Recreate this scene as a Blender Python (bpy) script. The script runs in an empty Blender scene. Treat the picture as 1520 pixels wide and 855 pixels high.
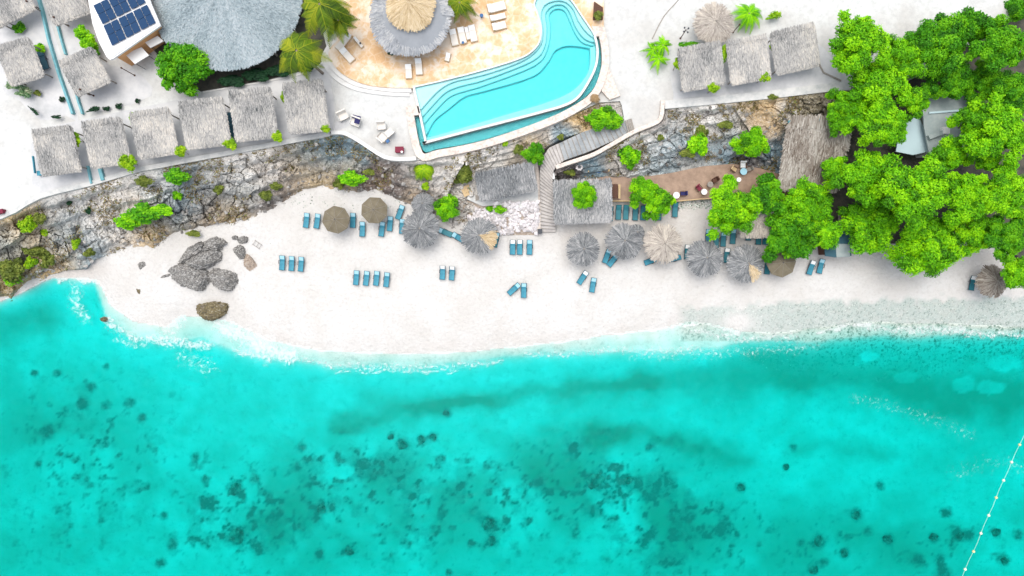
import bpy, math, random
import numpy as np
from mathutils import Vector, Matrix
from mathutils.geometry import delaunay_2d_cdt
random.seed(7); rng = np.random.default_rng(7)
SC = bpy.context.scene; COL = SC.collection
R = math.radians

# ---------------------------------------------------------------- camera, sky, sun, exposure
S, H, CX, CY = 0.085, 86.0, 760.0, 427.5      # metres per photo pixel at sea level, flying height
cam = bpy.data.objects.new('camera', bpy.data.cameras.new('camera')); COL.objects.link(cam)
cam.location = (0, 0, H); cam.rotation_euler = (0, 0, 0)
cam.data.sensor_width = 36; cam.data.lens = 36*H/(1520*S); cam.data.clip_end = 600; cam.data.clip_start = 1
SC.camera = cam
w = bpy.data.worlds.new('World'); SC.world = w; w.use_nodes = True
nt = w.node_tree; nt.nodes.clear()
sky = nt.nodes.new('ShaderNodeTexSky'); sky.sky_type = 'NISHITA'; sky.sun_disc = False
sky.sun_elevation = R(74); sky.sun_rotation = R(335); sky.air_density = 1.0; sky.dust_density = 3.0
bg = nt.nodes.new('ShaderNodeBackground'); bg.inputs[1].default_value = 0.15
wo = nt.nodes.new('ShaderNodeOutputWorld')
hs = nt.nodes.new('ShaderNodeHueSaturation'); hs.inputs['Saturation'].default_value = 0.42   # thin high cloud
nt.links.new(sky.outputs[0], hs.inputs['Color']); nt.links.new(hs.outputs[0], bg.inputs[0]); nt.links.new(bg.outputs[0], wo.inputs[0])
sl = bpy.data.lights.new('sun', 'SUN'); sl.energy = 1.0; sl.angle = R(60); sl.color = (1.0, 0.95, 0.87)
sun = bpy.data.objects.new('sun', sl); COL.objects.link(sun)
sun.rotation_euler = (R(16), 0, R(180-335))
SC.view_settings.view_transform = 'Standard'; SC.view_settings.look = 'None'
SC.view_settings.exposure = 0.92; SC.view_settings.gamma = 1.0
SC.cycles.max_bounces = 6; SC.cycles.diffuse_bounces = 3; SC.cycles.transparent_max_bounces = 12
SC.cycles.use_denoising = True
SC.cycles.caustics_reflective = False; SC.cycles.caustics_refractive = False

# ---------------------------------------------------------------- helpers
def P(px, py, z=0.0):
    k = S*(H-z)/H
    return Vector(((px-CX)*k, -(py-CY)*k, z))
def PN(px, py, z):
    k = S*(H-z)/H
    return np.stack([(px-CX)*k, -(py-CY)*k, z], -1)
def k_at(z): return S*(H-z)/H

def tag(o, label, cat, group=None):
    o['label'] = label; o['category'] = cat
    if group: o['group'] = group
    return o
def empty(name, loc, rz=0, label=None, cat=None, group=None):
    o = bpy.data.objects.new(name, None); COL.objects.link(o); o.location = loc; o.rotation_euler = (0, 0, rz)
    if label: tag(o, label, cat, group)
    return o
def link_mesh(name, me, mats, parent=None):
    o = bpy.data.objects.new(name, me); COL.objects.link(o)
    for m in (mats if isinstance(mats, (list, tuple)) else [mats]): me.materials.append(m)
    if parent: o.parent = parent
    return o
def copy_tree(o, parent=None):
    c = o.copy(); COL.objects.link(c); c.parent = parent
    for ch in list(o.children): copy_tree(ch, c)
    return c

class MB:
    def __init__(s): s.v = []; s.f = []; s.m = []
    def add(s, vs, fs, mi=0):
        n = len(s.v); s.v += [tuple(v) for v in vs]; s.f += [tuple(i+n for i in f) for f in fs]; s.m += [mi]*len(fs); return s
    def box(s, c, d, rz=0, rx=0, mi=0, taper=1.0):
        M = Matrix.Translation(Vector(c)) @ Matrix.Rotation(rz, 4, 'Z') @ Matrix.Rotation(rx, 4, 'X')
        x, y, z = d[0]/2, d[1]/2, d[2]/2
        vs = [M @ Vector(p) for p in ((-x,-y,-z),(x,-y,-z),(x,y,-z),(-x,y,-z),(-x*taper,-y*taper,z),(x*taper,-y*taper,z),(x*taper,y*taper,z),(-x*taper,y*taper,z))]
        return s.add(vs, [(3,2,1,0),(4,5,6,7),(0,1,5,4),(1,2,6,5),(2,3,7,6),(3,0,4,7)], mi)
    def tube(s, a, b, r0, r1=None, n=7, mi=0):
        a = Vector(a); b = Vector(b); r1 = r0 if r1 is None else r1
        d = (b-a).normalized(); u = d.orthogonal().normalized(); v = d.cross(u)
        vs = []
        for p, r in ((a, r0), (b, r1)):
            for i in range(n):
                t = 2*math.pi*i/n; vs.append(p + u*(math.cos(t)*r) + v*(math.sin(t)*r))
        fs = [(i, (i+1) % n, n+(i+1) % n, n+i) for i in range(n)] + [tuple(range(n-1, -1, -1)), tuple(range(n, 2*n))]
        return s.add(vs, fs, mi)
    def lathe(s, prof, n=16, c=(0, 0, 0), mi=0):
        vs = []; c = Vector(c)
        for r, z in prof:
            for i in range(n):
                t = 2*math.pi*i/n; vs.append(c+Vector((math.cos(t)*r, math.sin(t)*r, z)))
        fs = [(k*n+i, k*n+(i+1) % n, (k+1)*n+(i+1) % n, (k+1)*n+i) for k in range(len(prof)-1) for i in range(n)]
        return s.add(vs, fs, mi)
    def build(s, name, mats, parent=None, smooth=False, tone=None):
        me = bpy.data.meshes.new(name); me.from_pydata(s.v, [], s.f); me.polygons.foreach_set('material_index', s.m)
        if smooth: me.polygons.foreach_set('use_smooth', [True]*len(s.f))
        if tone is not None:
            a = me.attributes.new('tone', 'FLOAT', 'FACE'); a.data.foreach_set('value', tone)
        me.update(); return link_mesh(name, me, mats, parent)

def np_mesh(name, V, F, tone=None, mat_idx=None, smooth=False, vattrs=None):
    """V (n,3); F (m,4) or (m,3)"""
    me = bpy.data.meshes.new(name); n = F.shape[1]
    me.vertices.add(len(V)); me.vertices.foreach_set('co', np.ascontiguousarray(V, dtype=np.float32).ravel())
    me.loops.add(F.size); me.loops.foreach_set('vertex_index', F.astype(np.int32).ravel())
    me.polygons.add(len(F)); me.polygons.foreach_set('loop_start', np.arange(0, F.size, n, dtype=np.int32))
    me.polygons.foreach_set('loop_total', np.full(len(F), n, dtype=np.int32))
    if mat_idx is not None: me.polygons.foreach_set('material_index', mat_idx.astype(np.int32))
    me.update(calc_edges=True)
    me.polygons.foreach_set('use_smooth', np.full(len(F), smooth, dtype=bool))
    if tone is not None:
        a = me.attributes.new('tone', 'FLOAT', 'FACE'); a.data.foreach_set('value', tone.astype(np.float32))
    for k, v in (vattrs or {}).items():
        if v.ndim == 1:
            a = me.attributes.new(k, 'FLOAT', 'POINT'); a.data.foreach_set('value', v.astype(np.float32))
        else:
            a = me.attributes.new(k, 'FLOAT_VECTOR', 'POINT'); a.data.foreach_set('vector', v.astype(np.float32).ravel())
    me.validate(); return me

_tab = np.random.default_rng(3).random((256, 256))
def vnoise(x, y, seed=0):
    x = x+seed*17.3; y = y+seed*31.7
    xi = np.floor(x).astype(int); yi = np.floor(y).astype(int); fx = x-xi; fy = y-yi
    fx = fx*fx*(3-2*fx); fy = fy*fy*(3-2*fy)
    t = lambda a, b: _tab[a & 255, b & 255]
    return (t(xi, yi)*(1-fx)+t(xi+1, yi)*fx)*(1-fy)+(t(xi, yi+1)*(1-fx)+t(xi+1, yi+1)*fx)*fy
def fbm(x, y, s, o=4, seed=0, g=0.5):
    r = 0; a = 1; n = 0
    for i in range(o):
        r = r+a*vnoise(x/s, y/s, seed+i*5); n += a; a *= g; s *= 0.5
    return r/n
def cells(x, y, s, seed=0):
    """F1, F2-F1, cell id"""
    x = x/s; y = y/s; xi = np.floor(x).astype(int); yi = np.floor(y).astype(int)
    d1 = np.full(x.shape, 9.); d2 = np.full(x.shape, 9.); cid = np.zeros(x.shape)
    for i in (-1, 0, 1):
        for j in (-1, 0, 1):
            a = xi+i; b = yi+j
            cx = a+_tab[(a+seed*13) & 255, b & 255]; cy = b+_tab[(b+seed*7) & 255, (a+91) & 255]
            d = np.hypot(x-cx, y-cy); m = d < d1
            d2 = np.where(m, d1, np.minimum(d2, d)); cid = np.where(m, _tab[(a+5) & 255, (b+77) & 255], cid); d1 = np.where(m, d, d1)
    return d1, d2-d1, cid
def sstep(a, b, x): t = np.clip((x-a)/(b-a), 0, 1); return t*t*(3-2*t)
def seg_dist(px, py, line, vals=None):
    """distance to a polyline and the value carried by its nearest point"""
    best = np.full(px.shape, 1e9); bv = np.zeros(px.shape)
    for i in range(len(line)-1):
        ax, ay = line[i][:2]; bx, by = line[i+1][:2]; dx, dy = bx-ax, by-ay
        t = np.clip(((px-ax)*dx+(py-ay)*dy)/(dx*dx+dy*dy+1e-9), 0, 1)
        d = np.hypot(px-ax-t*dx, py-ay-t*dy); m = d < best; best = np.where(m, d, best)
        if vals is not None: bv = np.where(m, vals[i]*(1-t)+vals[i+1]*t, bv)
    return best, bv
def inside(px, py, poly):
    r = np.zeros(np.shape(px), bool); n = len(poly)
    for i in range(n):
        x1, y1 = poly[i][:2]; x2, y2 = poly[(i+1) % n][:2]
        if y1 == y2: continue
        c = ((y1 > py) != (y2 > py)) & (px < (x2-x1)*(py-y1)/(y2-y1)+x1); r ^= c
    return r
def smooth(pts, n=4, closed=False):
    out = []; m = len(pts); seg = m if closed else m-1
    g = lambda i: pts[i % m] if closed else pts[max(0, min(m-1, i))]
    for i in range(seg):
        p0, p1, p2, p3 = g(i-1), g(i), g(i+1), g(i+2)
        for k in range(n):
            t = k/n; out.append(tuple(0.5*((2*b)+(-a+c)*t+(2*a-5*b+4*c-d)*t*t+(-a+3*b-3*c+d)*t**3) for a, b, c, d in zip(p0, p1, p2, p3)))
    if not closed: out.append(tuple(pts[-1]))
    return out
def prism(mb, poly, zt, zb, holes=(), mi=0, side_mi=None, px=True):
    """vertical-sided slab: polygon in photo pixels read at its top's height"""
    k = k_at(zt); W = (lambda p: ((p[0]-CX)*k, -(p[1]-CY)*k)) if px else (lambda p: (p[0], p[1]))
    loops = [[W(p) for p in poly]]+[[W(p) for p in h] for h in holes]
    vs = []; es = []
    for lp in loops:
        n = len(vs); vs += [Vector(p) for p in lp]; es += [(n+i, n+(i+1) % len(lp)) for i in range(len(lp))]
    r = delaunay_2d_cdt(vs, es, [], 0, 1e-5); v2 = [tuple(v) for v in r[0]]
    tris = []
    for f in r[2]:
        c = sum((r[0][i] for i in f), Vector((0, 0)))/len(f)
        X = np.array([c.x]); Y = np.array([c.y])
        if inside(X, Y, loops[0])[0] and not any(inside(X, Y, h)[0] for h in loops[1:]):
            a, b, c3 = [r[0][i] for i in f[:3]]
            tris.append(tuple(f) if (b-a).cross(c3-a) > 0 else tuple(reversed(f)))
    n = len(v2); mb.add([(x, y, zt) for x, y in v2], tris, mi)
    mb.add([(x, y, zb) for x, y in v2], [tuple(reversed(t)) for t in tris], mi)
    for li, lp in enumerate(loops):
        m = len(lp); ar = sum(lp[i][0]*lp[(i+1) % m][1]-lp[(i+1) % m][0]*lp[i][1] for i in range(m))
        fs = [(i, (i+1) % m, m+(i+1) % m, m+i) for i in range(m)]
        if (ar < 0) != (li > 0): fs = [tuple(reversed(f)) for f in fs]
        mb.add([(x, y, zb) for x, y in lp]+[(x, y, zt) for x, y in lp], fs, mi if side_mi is None else side_mi)
    return mb
def ribbon(mb, line, width, h, depth=0.6, mi=0):
    """wall along (px,py,z) points; width in metres; top h above z, bottom depth below z"""
    pts = [P(*p) for p in line]; L = []; Rr = []
    for i, p in enumerate(pts):
        d = (pts[min(i+1, len(pts)-1)]-pts[max(i-1, 0)]); d.z = 0; d.normalize(); nrm = Vector((-d.y, d.x, 0))*width/2
        L.append(p+nrm); Rr.append(p-nrm)
    vs = []
    for l, r in zip(L, Rr):
        vs += [l+Vector((0, 0, h)), r+Vector((0, 0, h)), r-Vector((0, 0, depth)), l-Vector((0, 0, depth))]
    fs = []
    for i in range(len(pts)-1):
        a = i*4; b = a+4
        fs += [(a, a+1, b+1, b), (a+1, a+2, b+2, b+1), (a+3, a, b, b+3), (a+2, a+3, b+3, b+2)]
    e = (len(pts)-1)*4; fs += [(3, 2, 1, 0), (e, e+1, e+2, e+3)]
    return mb.add(vs, fs, mi)

# ---------------------------------------------------------------- materials
def mat(name, col=(0.5, 0.5, 0.5), rough=0.8, ramp=None, attr=None, noise=None, bump=0.0, bscale=20, spec=0.3, metal=0.0, transl=0.0, vor=None):
    """col plain; ramp [(pos,col)] driven by attribute `attr` and/or noise (scale, weight)"""
    m = bpy.data.materials.new(name); m.use_nodes = True; N = m.node_tree.nodes; Lk = m.node_tree.links
    b = N['Principled BSDF']; b.inputs['Roughness'].default_value = rough; b.inputs['Metallic'].default_value = metal
    b.inputs['Specular IOR Level'].default_value = spec; b.inputs['Base Color'].default_value = (*col, 1)
    tc = N.new('ShaderNodeTexCoord').outputs['Object']
    fac = None
    if ramp:
        if attr:
            a = N.new('ShaderNodeAttribute'); a.attribute_name = attr; fac = a.outputs['Fac']
        if noise:
            t = N.new('ShaderNodeTexNoise'); t.inputs['Scale'].default_value = noise[0]; t.inputs['Detail'].default_value = 6
            t.inputs['Roughness'].default_value = 0.65
            Lk.new(tc, t.inputs['Vector'])
            if fac is None: fac = t.outputs['Fac']
            else:
                q = N.new('ShaderNodeMath'); q.operation = 'MULTIPLY_ADD'; q.inputs[1].default_value = noise[1]
                s = N.new('ShaderNodeMath'); s.operation = 'SUBTRACT'; s.inputs[1].default_value = 0.5
                Lk.new(t.outputs['Fac'], s.inputs[0]); Lk.new(s.outputs[0], q.inputs[0]); Lk.new(fac, q.inputs[2]); fac = q.outputs[0]
        r = N.new('ShaderNodeValToRGB'); el = r.color_ramp.elements
        while len(el) < len(ramp): el.new(0.5)
        for e, (p, c) in zip(el, ramp): e.position = p; e.color = (*c, 1)
        Lk.new(fac, r.inputs[0]); out = r.outputs[0]
        Lk.new(out, b.inputs['Base Color'])
    if bump:
        t = N.new('ShaderNodeTexNoise'); t.inputs['Scale'].default_value = bscale; t.inputs['Detail'].default_value = 5; Lk.new(tc, t.inputs['Vector'])
        bp = N.new('ShaderNodeBump'); bp.inputs['Strength'].default_value = bump; bp.inputs['Distance'].default_value = 0.1
        Lk.new(t.outputs['Fac'], bp.inputs['Height']); Lk.new(bp.outputs[0], b.inputs['Normal'])
    if transl:
        o = N['Material Output']; tr = N.new('ShaderNodeBsdfTranslucent'); mx = N.new('ShaderNodeMixShader'); mx.inputs[0].default_value = transl
        tr.inputs[0].default_value = (*col, 1)
        if ramp: Lk.new(out, tr.inputs[0])
        Lk.new(b.outputs[0], mx.inputs[1]); Lk.new(tr.outputs[0], mx.inputs[2]); Lk.new(mx.outputs[0], o.inputs[0])
    return m
M = {}
M['thatch_grey'] = mat('thatch_grey', rough=0.95, spec=0.1, attr='tone', noise=(0.8, 0.35), ramp=[(0, (0.07, 0.08, 0.08)), (0.3, (0.22, 0.22, 0.215)), (0.65, (0.38, 0.37, 0.35)), (1, (0.56, 0.52, 0.46))])
M['thatch_blue'] = mat('thatch_blue', rough=0.95, spec=0.1, attr='tone', noise=(0.35, 0.5), ramp=[(0, (0.14, 0.18, 0.20)), (0.4, (0.27, 0.33, 0.35)), (1, (0.42, 0.46, 0.48))])
M['thatch_skirt'] = mat('thatch_skirt', rough=0.95, spec=0.1, attr='tone', noise=(0.6, 0.4), ramp=[(0, (0.17, 0.185, 0.20)), (0.45, (0.34, 0.355, 0.375)), (1, (0.54, 0.53, 0.51))])
M['thatch_slate'] = mat('thatch_slate', rough=0.95, spec=0.1, attr='tone', noise=(0.8, 0.3), ramp=[(0, (0.07, 0.075, 0.08)), (0.45, (0.19, 0.20, 0.205)), (1, (0.44, 0.43, 0.42))])
M['thatch_pale'] = mat('thatch_pale', rough=0.95, spec=0.1, attr='tone', noise=(0.8, 0.3), ramp=[(0, (0.16, 0.14, 0.12)), (0.4, (0.38, 0.34, 0.30)), (1, (0.62, 0.56, 0.47))])
M['thatch_tan'] = mat('thatch_tan', rough=0.95, spec=0.1, attr='tone', noise=(0.8, 0.3), ramp=[(0, (0.30, 0.20, 0.10)), (0.4, (0.55, 0.42, 0.25)), (1, (0.72, 0.60, 0.42))])
M['thatch_brown'] = mat('thatch_brown', rough=0.95, spec=0.1, attr='tone', noise=(0.6, 0.6), ramp=[(0, (0.08, 0.055, 0.04)), (0.4, (0.20, 0.17, 0.14)), (1, (0.46, 0.43, 0.38))])
def leafmat(n, a, b, c, t=0.25): return mat(n, rough=0.6, spec=0.25, attr='tone', ramp=[(0, a), (0.5, b), (1, c)], transl=t)
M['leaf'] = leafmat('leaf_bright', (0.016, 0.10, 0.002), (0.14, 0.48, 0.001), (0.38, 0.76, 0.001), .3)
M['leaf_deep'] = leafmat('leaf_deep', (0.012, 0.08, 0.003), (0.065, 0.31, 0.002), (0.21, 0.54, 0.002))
M['leaf_lime'] = leafmat('leaf_lime', (0.06, 0.16, 0.004), (0.20, 0.42, 0.003), (0.42, 0.60, 0.01))
M['leaf_olive'] = leafmat('leaf_olive', (0.05, 0.07, 0.012), (0.13, 0.18, 0.025), (0.26, 0.30, 0.05))
M['leaf_dark'] = leafmat('leaf_dark', (0.004, 0.02, 0.012), (0.010, 0.05, 0.02), (0.02, 0.09, 0.03))
M['leaf_pale'] = leafmat('leaf_variegated', (0.02, 0.10, 0.05), (0.16, 0.30, 0.12), (0.60, 0.60, 0.42))
M['palm'] = leafmat('palm_leaf', (0.03, 0.07, 0.003), (0.12, 0.21, 0.006), (0.36, 0.38, 0.015))
M['palm_dry'] = mat('palm_dry', (0.30, 0.20, 0.10), 0.9)
M['bark'] = mat('bark', rough=0.9, ramp=[(0.3, (0.10, 0.08, 0.06)), (0.7, (0.28, 0.24, 0.19))], noise=(6, 1))
M['wood_grey'] = mat('weathered_wood', rough=0.8, ramp=[(0.3, (0.16, 0.14, 0.12)), (0.7, (0.34, 0.31, 0.27))], noise=(9, 1))
M['wood_tan'] = mat('tan_wood', rough=0.8, ramp=[(0.3, (0.38, 0.26, 0.13)), (0.7, (0.58, 0.44, 0.26))], noise=(9, 1))
M['wood_dark'] = mat('dark_wood', rough=0.7, ramp=[(0.3, (0.05, 0.025, 0.015)), (0.7, (0.12, 0.05, 0.03))], noise=(9, 1))
M['blue'] = mat('lounger_sling', rough=0.55, ramp=[(0.3, (0.012, 0.14, 0.21)), (0.7, (0.05, 0.27, 0.35))], noise=(1.7, 1))
M['teal'] = mat('lounger_faded_sling', rough=0.55, ramp=[(0.3, (0.02, 0.13, 0.17)), (0.7, (0.03, 0.19, 0.22))], noise=(1.7, 1))
M['paleblue'] = mat('pale_blue_fabric', (0.30, 0.52, 0.60), 0.7)
M['white'] = mat('white_fabric', (0.74, 0.74, 0.72), 0.7)
M['cream'] = mat('cream_fabric', (0.66, 0.62, 0.56), 0.75)
M['dark'] = mat('dark_frame', (0.035, 0.04, 0.05), 0.5)
M['darkblue'] = mat('slate_fabric', (0.03, 0.09, 0.12), 0.7)
M['navy'] = mat('navy_fabric', (0.02, 0.02, 0.09), 0.8)
M['maroon'] = mat('maroon_paint', (0.16, 0.008, 0.03), 0.6)
M['concrete'] = mat('pale_concrete', rough=0.85, ramp=[(0.25, (0.34, 0.36, 0.36)), (0.5, (0.50, 0.50, 0.48)), (0.8, (0.62, 0.61, 0.58))], noise=(1.2, 1), bump=0.2, bscale=6)
M['concrete_white'] = mat('white_concrete', rough=0.85, ramp=[(0.3, (0.56, 0.55, 0.53)), (0.7, (0.70, 0.69, 0.66))], noise=(1.0, 1))
M['step_grey'] = mat('blue_grey_step', rough=0.9, ramp=[(0.3, (0.20, 0.22, 0.23)), (0.7, (0.36, 0.37, 0.37))], noise=(0.9, 1), bump=0.3, bscale=5)
M['step'] = mat('worn_step', rough=0.9, ramp=[(0.3, (0.34, 0.32, 0.31)), (0.7, (0.52, 0.49, 0.46))], noise=(1.5, 1), bump=0.3, bscale=5)
M['tealpaint'] = mat('teal_paint', rough=0.7, ramp=[(0.3, (0.10, 0.30, 0.34)), (0.7, (0.20, 0.42, 0.46))], noise=(2, 1))
M['orange'] = mat('orange_render', rough=0.85, ramp=[(0.3, (0.60, 0.29, 0.12)), (0.7, (0.70, 0.38, 0.18))], noise=(1.3, 1))
M['roofwhite'] = mat('white_roof', rough=0.6, ramp=[(0.3, (0.70, 0.70, 0.70)), (0.7, (0.76, 0.76, 0.75))], noise=(0.7, 1))
M['solar'] = mat('solar_cell', (0.003, 0.035, 0.10), 0.45, spec=0.15)
M['tile'] = mat('pool_tile', rough=0.3, ramp=[(0.3, (0.50, 0.66, 0.68)), (0.7, (0.62, 0.74, 0.75))], noise=(1.2, 1))
M['tile_edge'] = mat('pool_edge_tile', (0.24, 0.50, 0.54), 0.4)
M['tile_dark'] = mat('trough_tile', rough=0.4, ramp=[(0.3, (0.04, 0.26, 0.28)), (0.7, (0.10, 0.40, 0.42))], noise=(2.2, 1))
M['fabric_olive'] = mat('olive_canvas', rough=0.9, ramp=[(0.3, (0.12, 0.10, 0.065)), (0.7, (0.19, 0.165, 0.115))], noise=(1.4, 1))
M['soil'] = mat('dark_soil', rough=0.95, ramp=[(0.3, (0.03, 0.035, 0.03)), (0.7, (0.10, 0.09, 0.07))], noise=(0.9, 1), bump=0.5, bscale=3)
M['bluepaint'] = mat('blue_plastic', (0.01, 0.09, 0.24), 0.4)
M['roof_grey'] = mat('grey_roofing', rough=0.8, ramp=[(0.3, (0.22, 0.27, 0.27)), (0.7, (0.34, 0.38, 0.37))], noise=(0.8, 1))
M['roof_pale'] = mat('pale_blue_roofing', (0.42, 0.55, 0.58), 0.6)
M['rope'] = mat('rope', (0.55, 0.70, 0.62), 0.8)
M['float'] = mat('float', (0.75, 0.58, 0.30), 0.5)
M['float_white'] = mat('float_white', (0.8, 0.74, 0.60), 0.5)

def nodes(name):
    m = bpy.data.materials.new(name); m.use_nodes = True; N = m.node_tree.nodes; return m, N, m.node_tree.links, N['Principled BSDF']
def tex(N, Lk, kind, scale, vec, detail=5, rough=0.6, **kw):
    t = N.new(kind); t.inputs['Scale'].default_value = scale; Lk.new(vec, t.inputs['Vector'])
    if 'Detail' in t.inputs: t.inputs['Detail'].default_value = detail
    if kind == 'ShaderNodeTexNoise': t.inputs['Roughness'].default_value = rough
    for k, v in kw.items(): setattr(t, k, v)
    return t
def ramp(N, Lk, fac, pts):
    r = N.new('ShaderNodeValToRGB'); el = r.color_ramp.elements
    while len(el) < len(pts): el.new(0.5)
    for e, (p, c) in zip(el, pts): e.position = p; e.color = (*(c if isinstance(c, tuple) else (c, c, c)), 1)
    Lk.new(fac, r.inputs[0]); return r.outputs[0]
def mixc(N, Lk, fac, a, b, mode='MIX'):
    x = N.new('ShaderNodeMix'); x.data_type = 'RGBA'; x.blend_type = mode
    for s, v in ((0, fac), (6, a), (7, b)):
        if isinstance(v, (int, float)): x.inputs[s].default_value = v
        elif isinstance(v, tuple): x.inputs[s].default_value = (*v, 1)
        else: Lk.new(v, x.inputs[s])
    return x.outputs[2]
def attr(N, n, o='Fac'): a = N.new('ShaderNodeAttribute'); a.attribute_name = n; return a.outputs[o]
def bumpn(N, Lk, b, h, s, d=0.1):
    q = N.new('ShaderNodeBump'); q.inputs['Strength'].default_value = s; q.inputs['Distance'].default_value = d
    Lk.new(h, q.inputs['Height']); Lk.new(q.outputs[0], b.inputs['Normal'])

# beach sand with gravel where the attribute says so
m, N, L, b = nodes('beach_sand'); tc = N.new('ShaderNodeTexCoord').outputs['Object']
n1 = tex(N, L, 'ShaderNodeTexNoise', 0.22, tc, 7, 0.6); n2 = tex(N, L, 'ShaderNodeTexNoise', 2.6, tc, 6, 0.7)
base = mixc(N, L, ramp(N, L, n1.outputs[0], [(0.35, 0.0), (0.65, 1.0)]), (0.515, 0.495, 0.465), (0.57, 0.56, 0.54))
base = mixc(N, L, ramp(N, L, n2.outputs[0], [(0.36, 0.28), (0.5, 0.0)]), base, (0.36, 0.34, 0.31))
base = mixc(N, L, attr(N, 'sand_tint'), base, (0.46, 0.41, 0.37))
v = tex(N, L, 'ShaderNodeTexVoronoi', 5.0, tc); vc = ramp(N, L, v.outputs['Color'], [(0.15, (0.07, 0.10, 0.085)), (0.45, (0.20, 0.25, 0.22)), (0.9, (0.38, 0.43, 0.40))])
n3 = tex(N, L, 'ShaderNodeTexNoise', 1.3, tc, 6, 0.7); gm = N.new('ShaderNodeMath'); gm.operation = 'MULTIPLY'; gm.use_clamp = True
L.new(attr(N, 'gravel'), gm.inputs[0]); L.new(ramp(N, L, n3.outputs[0], [(0.3, 0.55), (0.55, 1.0)]), gm.inputs[1])
base = mixc(N, L, gm.outputs[0], base, vc)
L.new(base, b.inputs['Base Color']); b.inputs['Roughness'].default_value = 0.95; b.inputs['Specular IOR Level'].default_value = 0.1
n4 = tex(N, L, 'ShaderNodeTexNoise', 1.6, tc, 8, 0.75); vf = tex(N, L, 'ShaderNodeTexVoronoi', 2.2, tc); ad = N.new('ShaderNodeMath'); ad.operation = 'ADD'; L.new(n4.outputs[0], ad.inputs[0]); L.new(vf.outputs['Distance'], ad.inputs[1]); bumpn(N, L, b, ad.outputs[0], 0.55, 0.12); M['sand'] = m
# terrace sand
m, N, L, b = nodes('terrace_sand'); tc = N.new('ShaderNodeTexCoord').outputs['Object']
n1 = tex(N, L, 'ShaderNodeTexNoise', 0.16, tc, 6); n2 = tex(N, L, 'ShaderNodeTexNoise', 1.8, tc, 7, 0.75)
base = mixc(N, L, ramp(N, L, n1.outputs[0], [(0.4, 0.0), (0.62, 1.0)]), (0.56, 0.57, 0.555), (0.475, 0.465, 0.44))
base = mixc(N, L, ramp(N, L, n2.outputs[0], [(0.34, 0.5), (0.56, 0.0)]), base, (0.36, 0.36, 0.35))
L.new(base, b.inputs['Base Color']); b.inputs['Roughness'].default_value = 0.95; b.inputs['Specular IOR Level'].default_value = 0.1
bumpn(N, L, b, n2.outputs[0], 0.3, 0.1); M['terrace'] = m
# raked garden sand, greyer
M['yard'] = mat('yard_sand', rough=0.95, spec=0.1, ramp=[(0.25, (0.36, 0.37, 0.37)), (0.5, (0.50, 0.50, 0.50)), (0.75, (0.60, 0.59, 0.57))], noise=(0.45, 1), bump=0.3, bscale=2)
# flagstones
m, N, L, b = nodes('flagstones'); tc = N.new('ShaderNodeTexCoord').outputs['Object']
v = tex(N, L, 'ShaderNodeTexVoronoi', 0.95, tc); v2 = tex(N, L, 'ShaderNodeTexVoronoi', 0.95, tc, feature='DISTANCE_TO_EDGE')
n1 = tex(N, L, 'ShaderNodeTexNoise', 0.35, tc, 5, 0.6); n2 = tex(N, L, 'ShaderNodeTexNoise', 1.2, tc, 5, 0.7)
mm = N.new('ShaderNodeMath'); mm.operation = 'ADD'; mr = ramp(N, L, v.outputs['Color'], [(0.0, 0.0), (1.0, 0.35)]); L.new(mr, mm.inputs[0]); L.new(n1.outputs[0], mm.inputs[1])
mm3 = N.new('ShaderNodeMath'); mm3.operation = 'SUBTRACT'; mm3.inputs[1].default_value = 0.30; L.new(mm.outputs[0], mm3.inputs[0]); mm = mm3
mm2 = N.new('ShaderNodeMath'); mm2.operation = 'MULTIPLY_ADD'; mm2.inputs[1].default_value = 0.5; L.new(n2.outputs[0], mm2.inputs[0]); L.new(mm.outputs[0], mm2.inputs[2])
col = ramp(N, L, mm2.outputs[0], [(0.0, (0.70, 0.63, 0.54)), (0.62, (0.68, 0.58, 0.47)), (0.78, (0.62, 0.43, 0.25)), (0.93, (0.54, 0.33, 0.16))])
col = mixc(N, L, ramp(N, L, v2.outputs[0], [(0.01, 0.3), (0.04, 0.0)]), col, (0.66, 0.60, 0.52))
L.new(col, b.inputs['Base Color']); b.inputs['Roughness'].default_value = 0.8; M['flag'] = m
# rock: zone colour from the mesh, broken up by noise
def rockmat(name, attrname=None, c=(0.4, 0.4, 0.4), sc=1.0, pit=0.46):
    m, N, L, b = nodes(name); tc = N.new('ShaderNodeTexCoord').outputs['Object']
    base = attr(N, attrname, 'Vector') if attrname else None
    n1 = tex(N, L, 'ShaderNodeTexNoise', 0.55*sc, tc, 8, 0.7); n2 = tex(N, L, 'ShaderNodeTexNoise', 3.2*sc, tc, 6, 0.75); v = tex(N, L, 'ShaderNodeTexVoronoi', 2.3*sc, tc)
    if base is None: base = mixc(N, L, n1.outputs[0], c, tuple(x*0.8 for x in c))
    base = mixc(N, L, ramp(N, L, n1.outputs[0], [(0.36, 0.5), (0.47, 0.0)]), base, (0.20, 0.175, 0.15))
    base = mixc(N, L, ramp(N, L, n2.outputs[0], [(pit-0.10, 0.75), (pit, 0.0)]), base, (0.09, 0.085, 0.08))
    base = mixc(N, L, ramp(N, L, n2.outputs[0], [(0.54, 0.0), (0.66, 0.6)]), base, (0.62, 0.61, 0.58))
    base = mixc(N, L, ramp(N, L, v.outputs['Distance'], [(0.0, 0.25), (0.35, 0.0)]), base, (0.12, 0.11, 0.10))
    L.new(base, b.inputs['Base Color']); b.inputs['Roughness'].default_value = 0.95; b.inputs['Specular IOR Level'].default_value = 0.15
    bumpn(N, L, b, n2.outputs[0], 0.6, 0.18); return m
M['cliff'] = rockmat('cliff_rock', 'zone'); M['boulder'] = rockmat('boulder_rock', None, (0.34, 0.33, 0.31), 1.6, 0.55)
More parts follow.
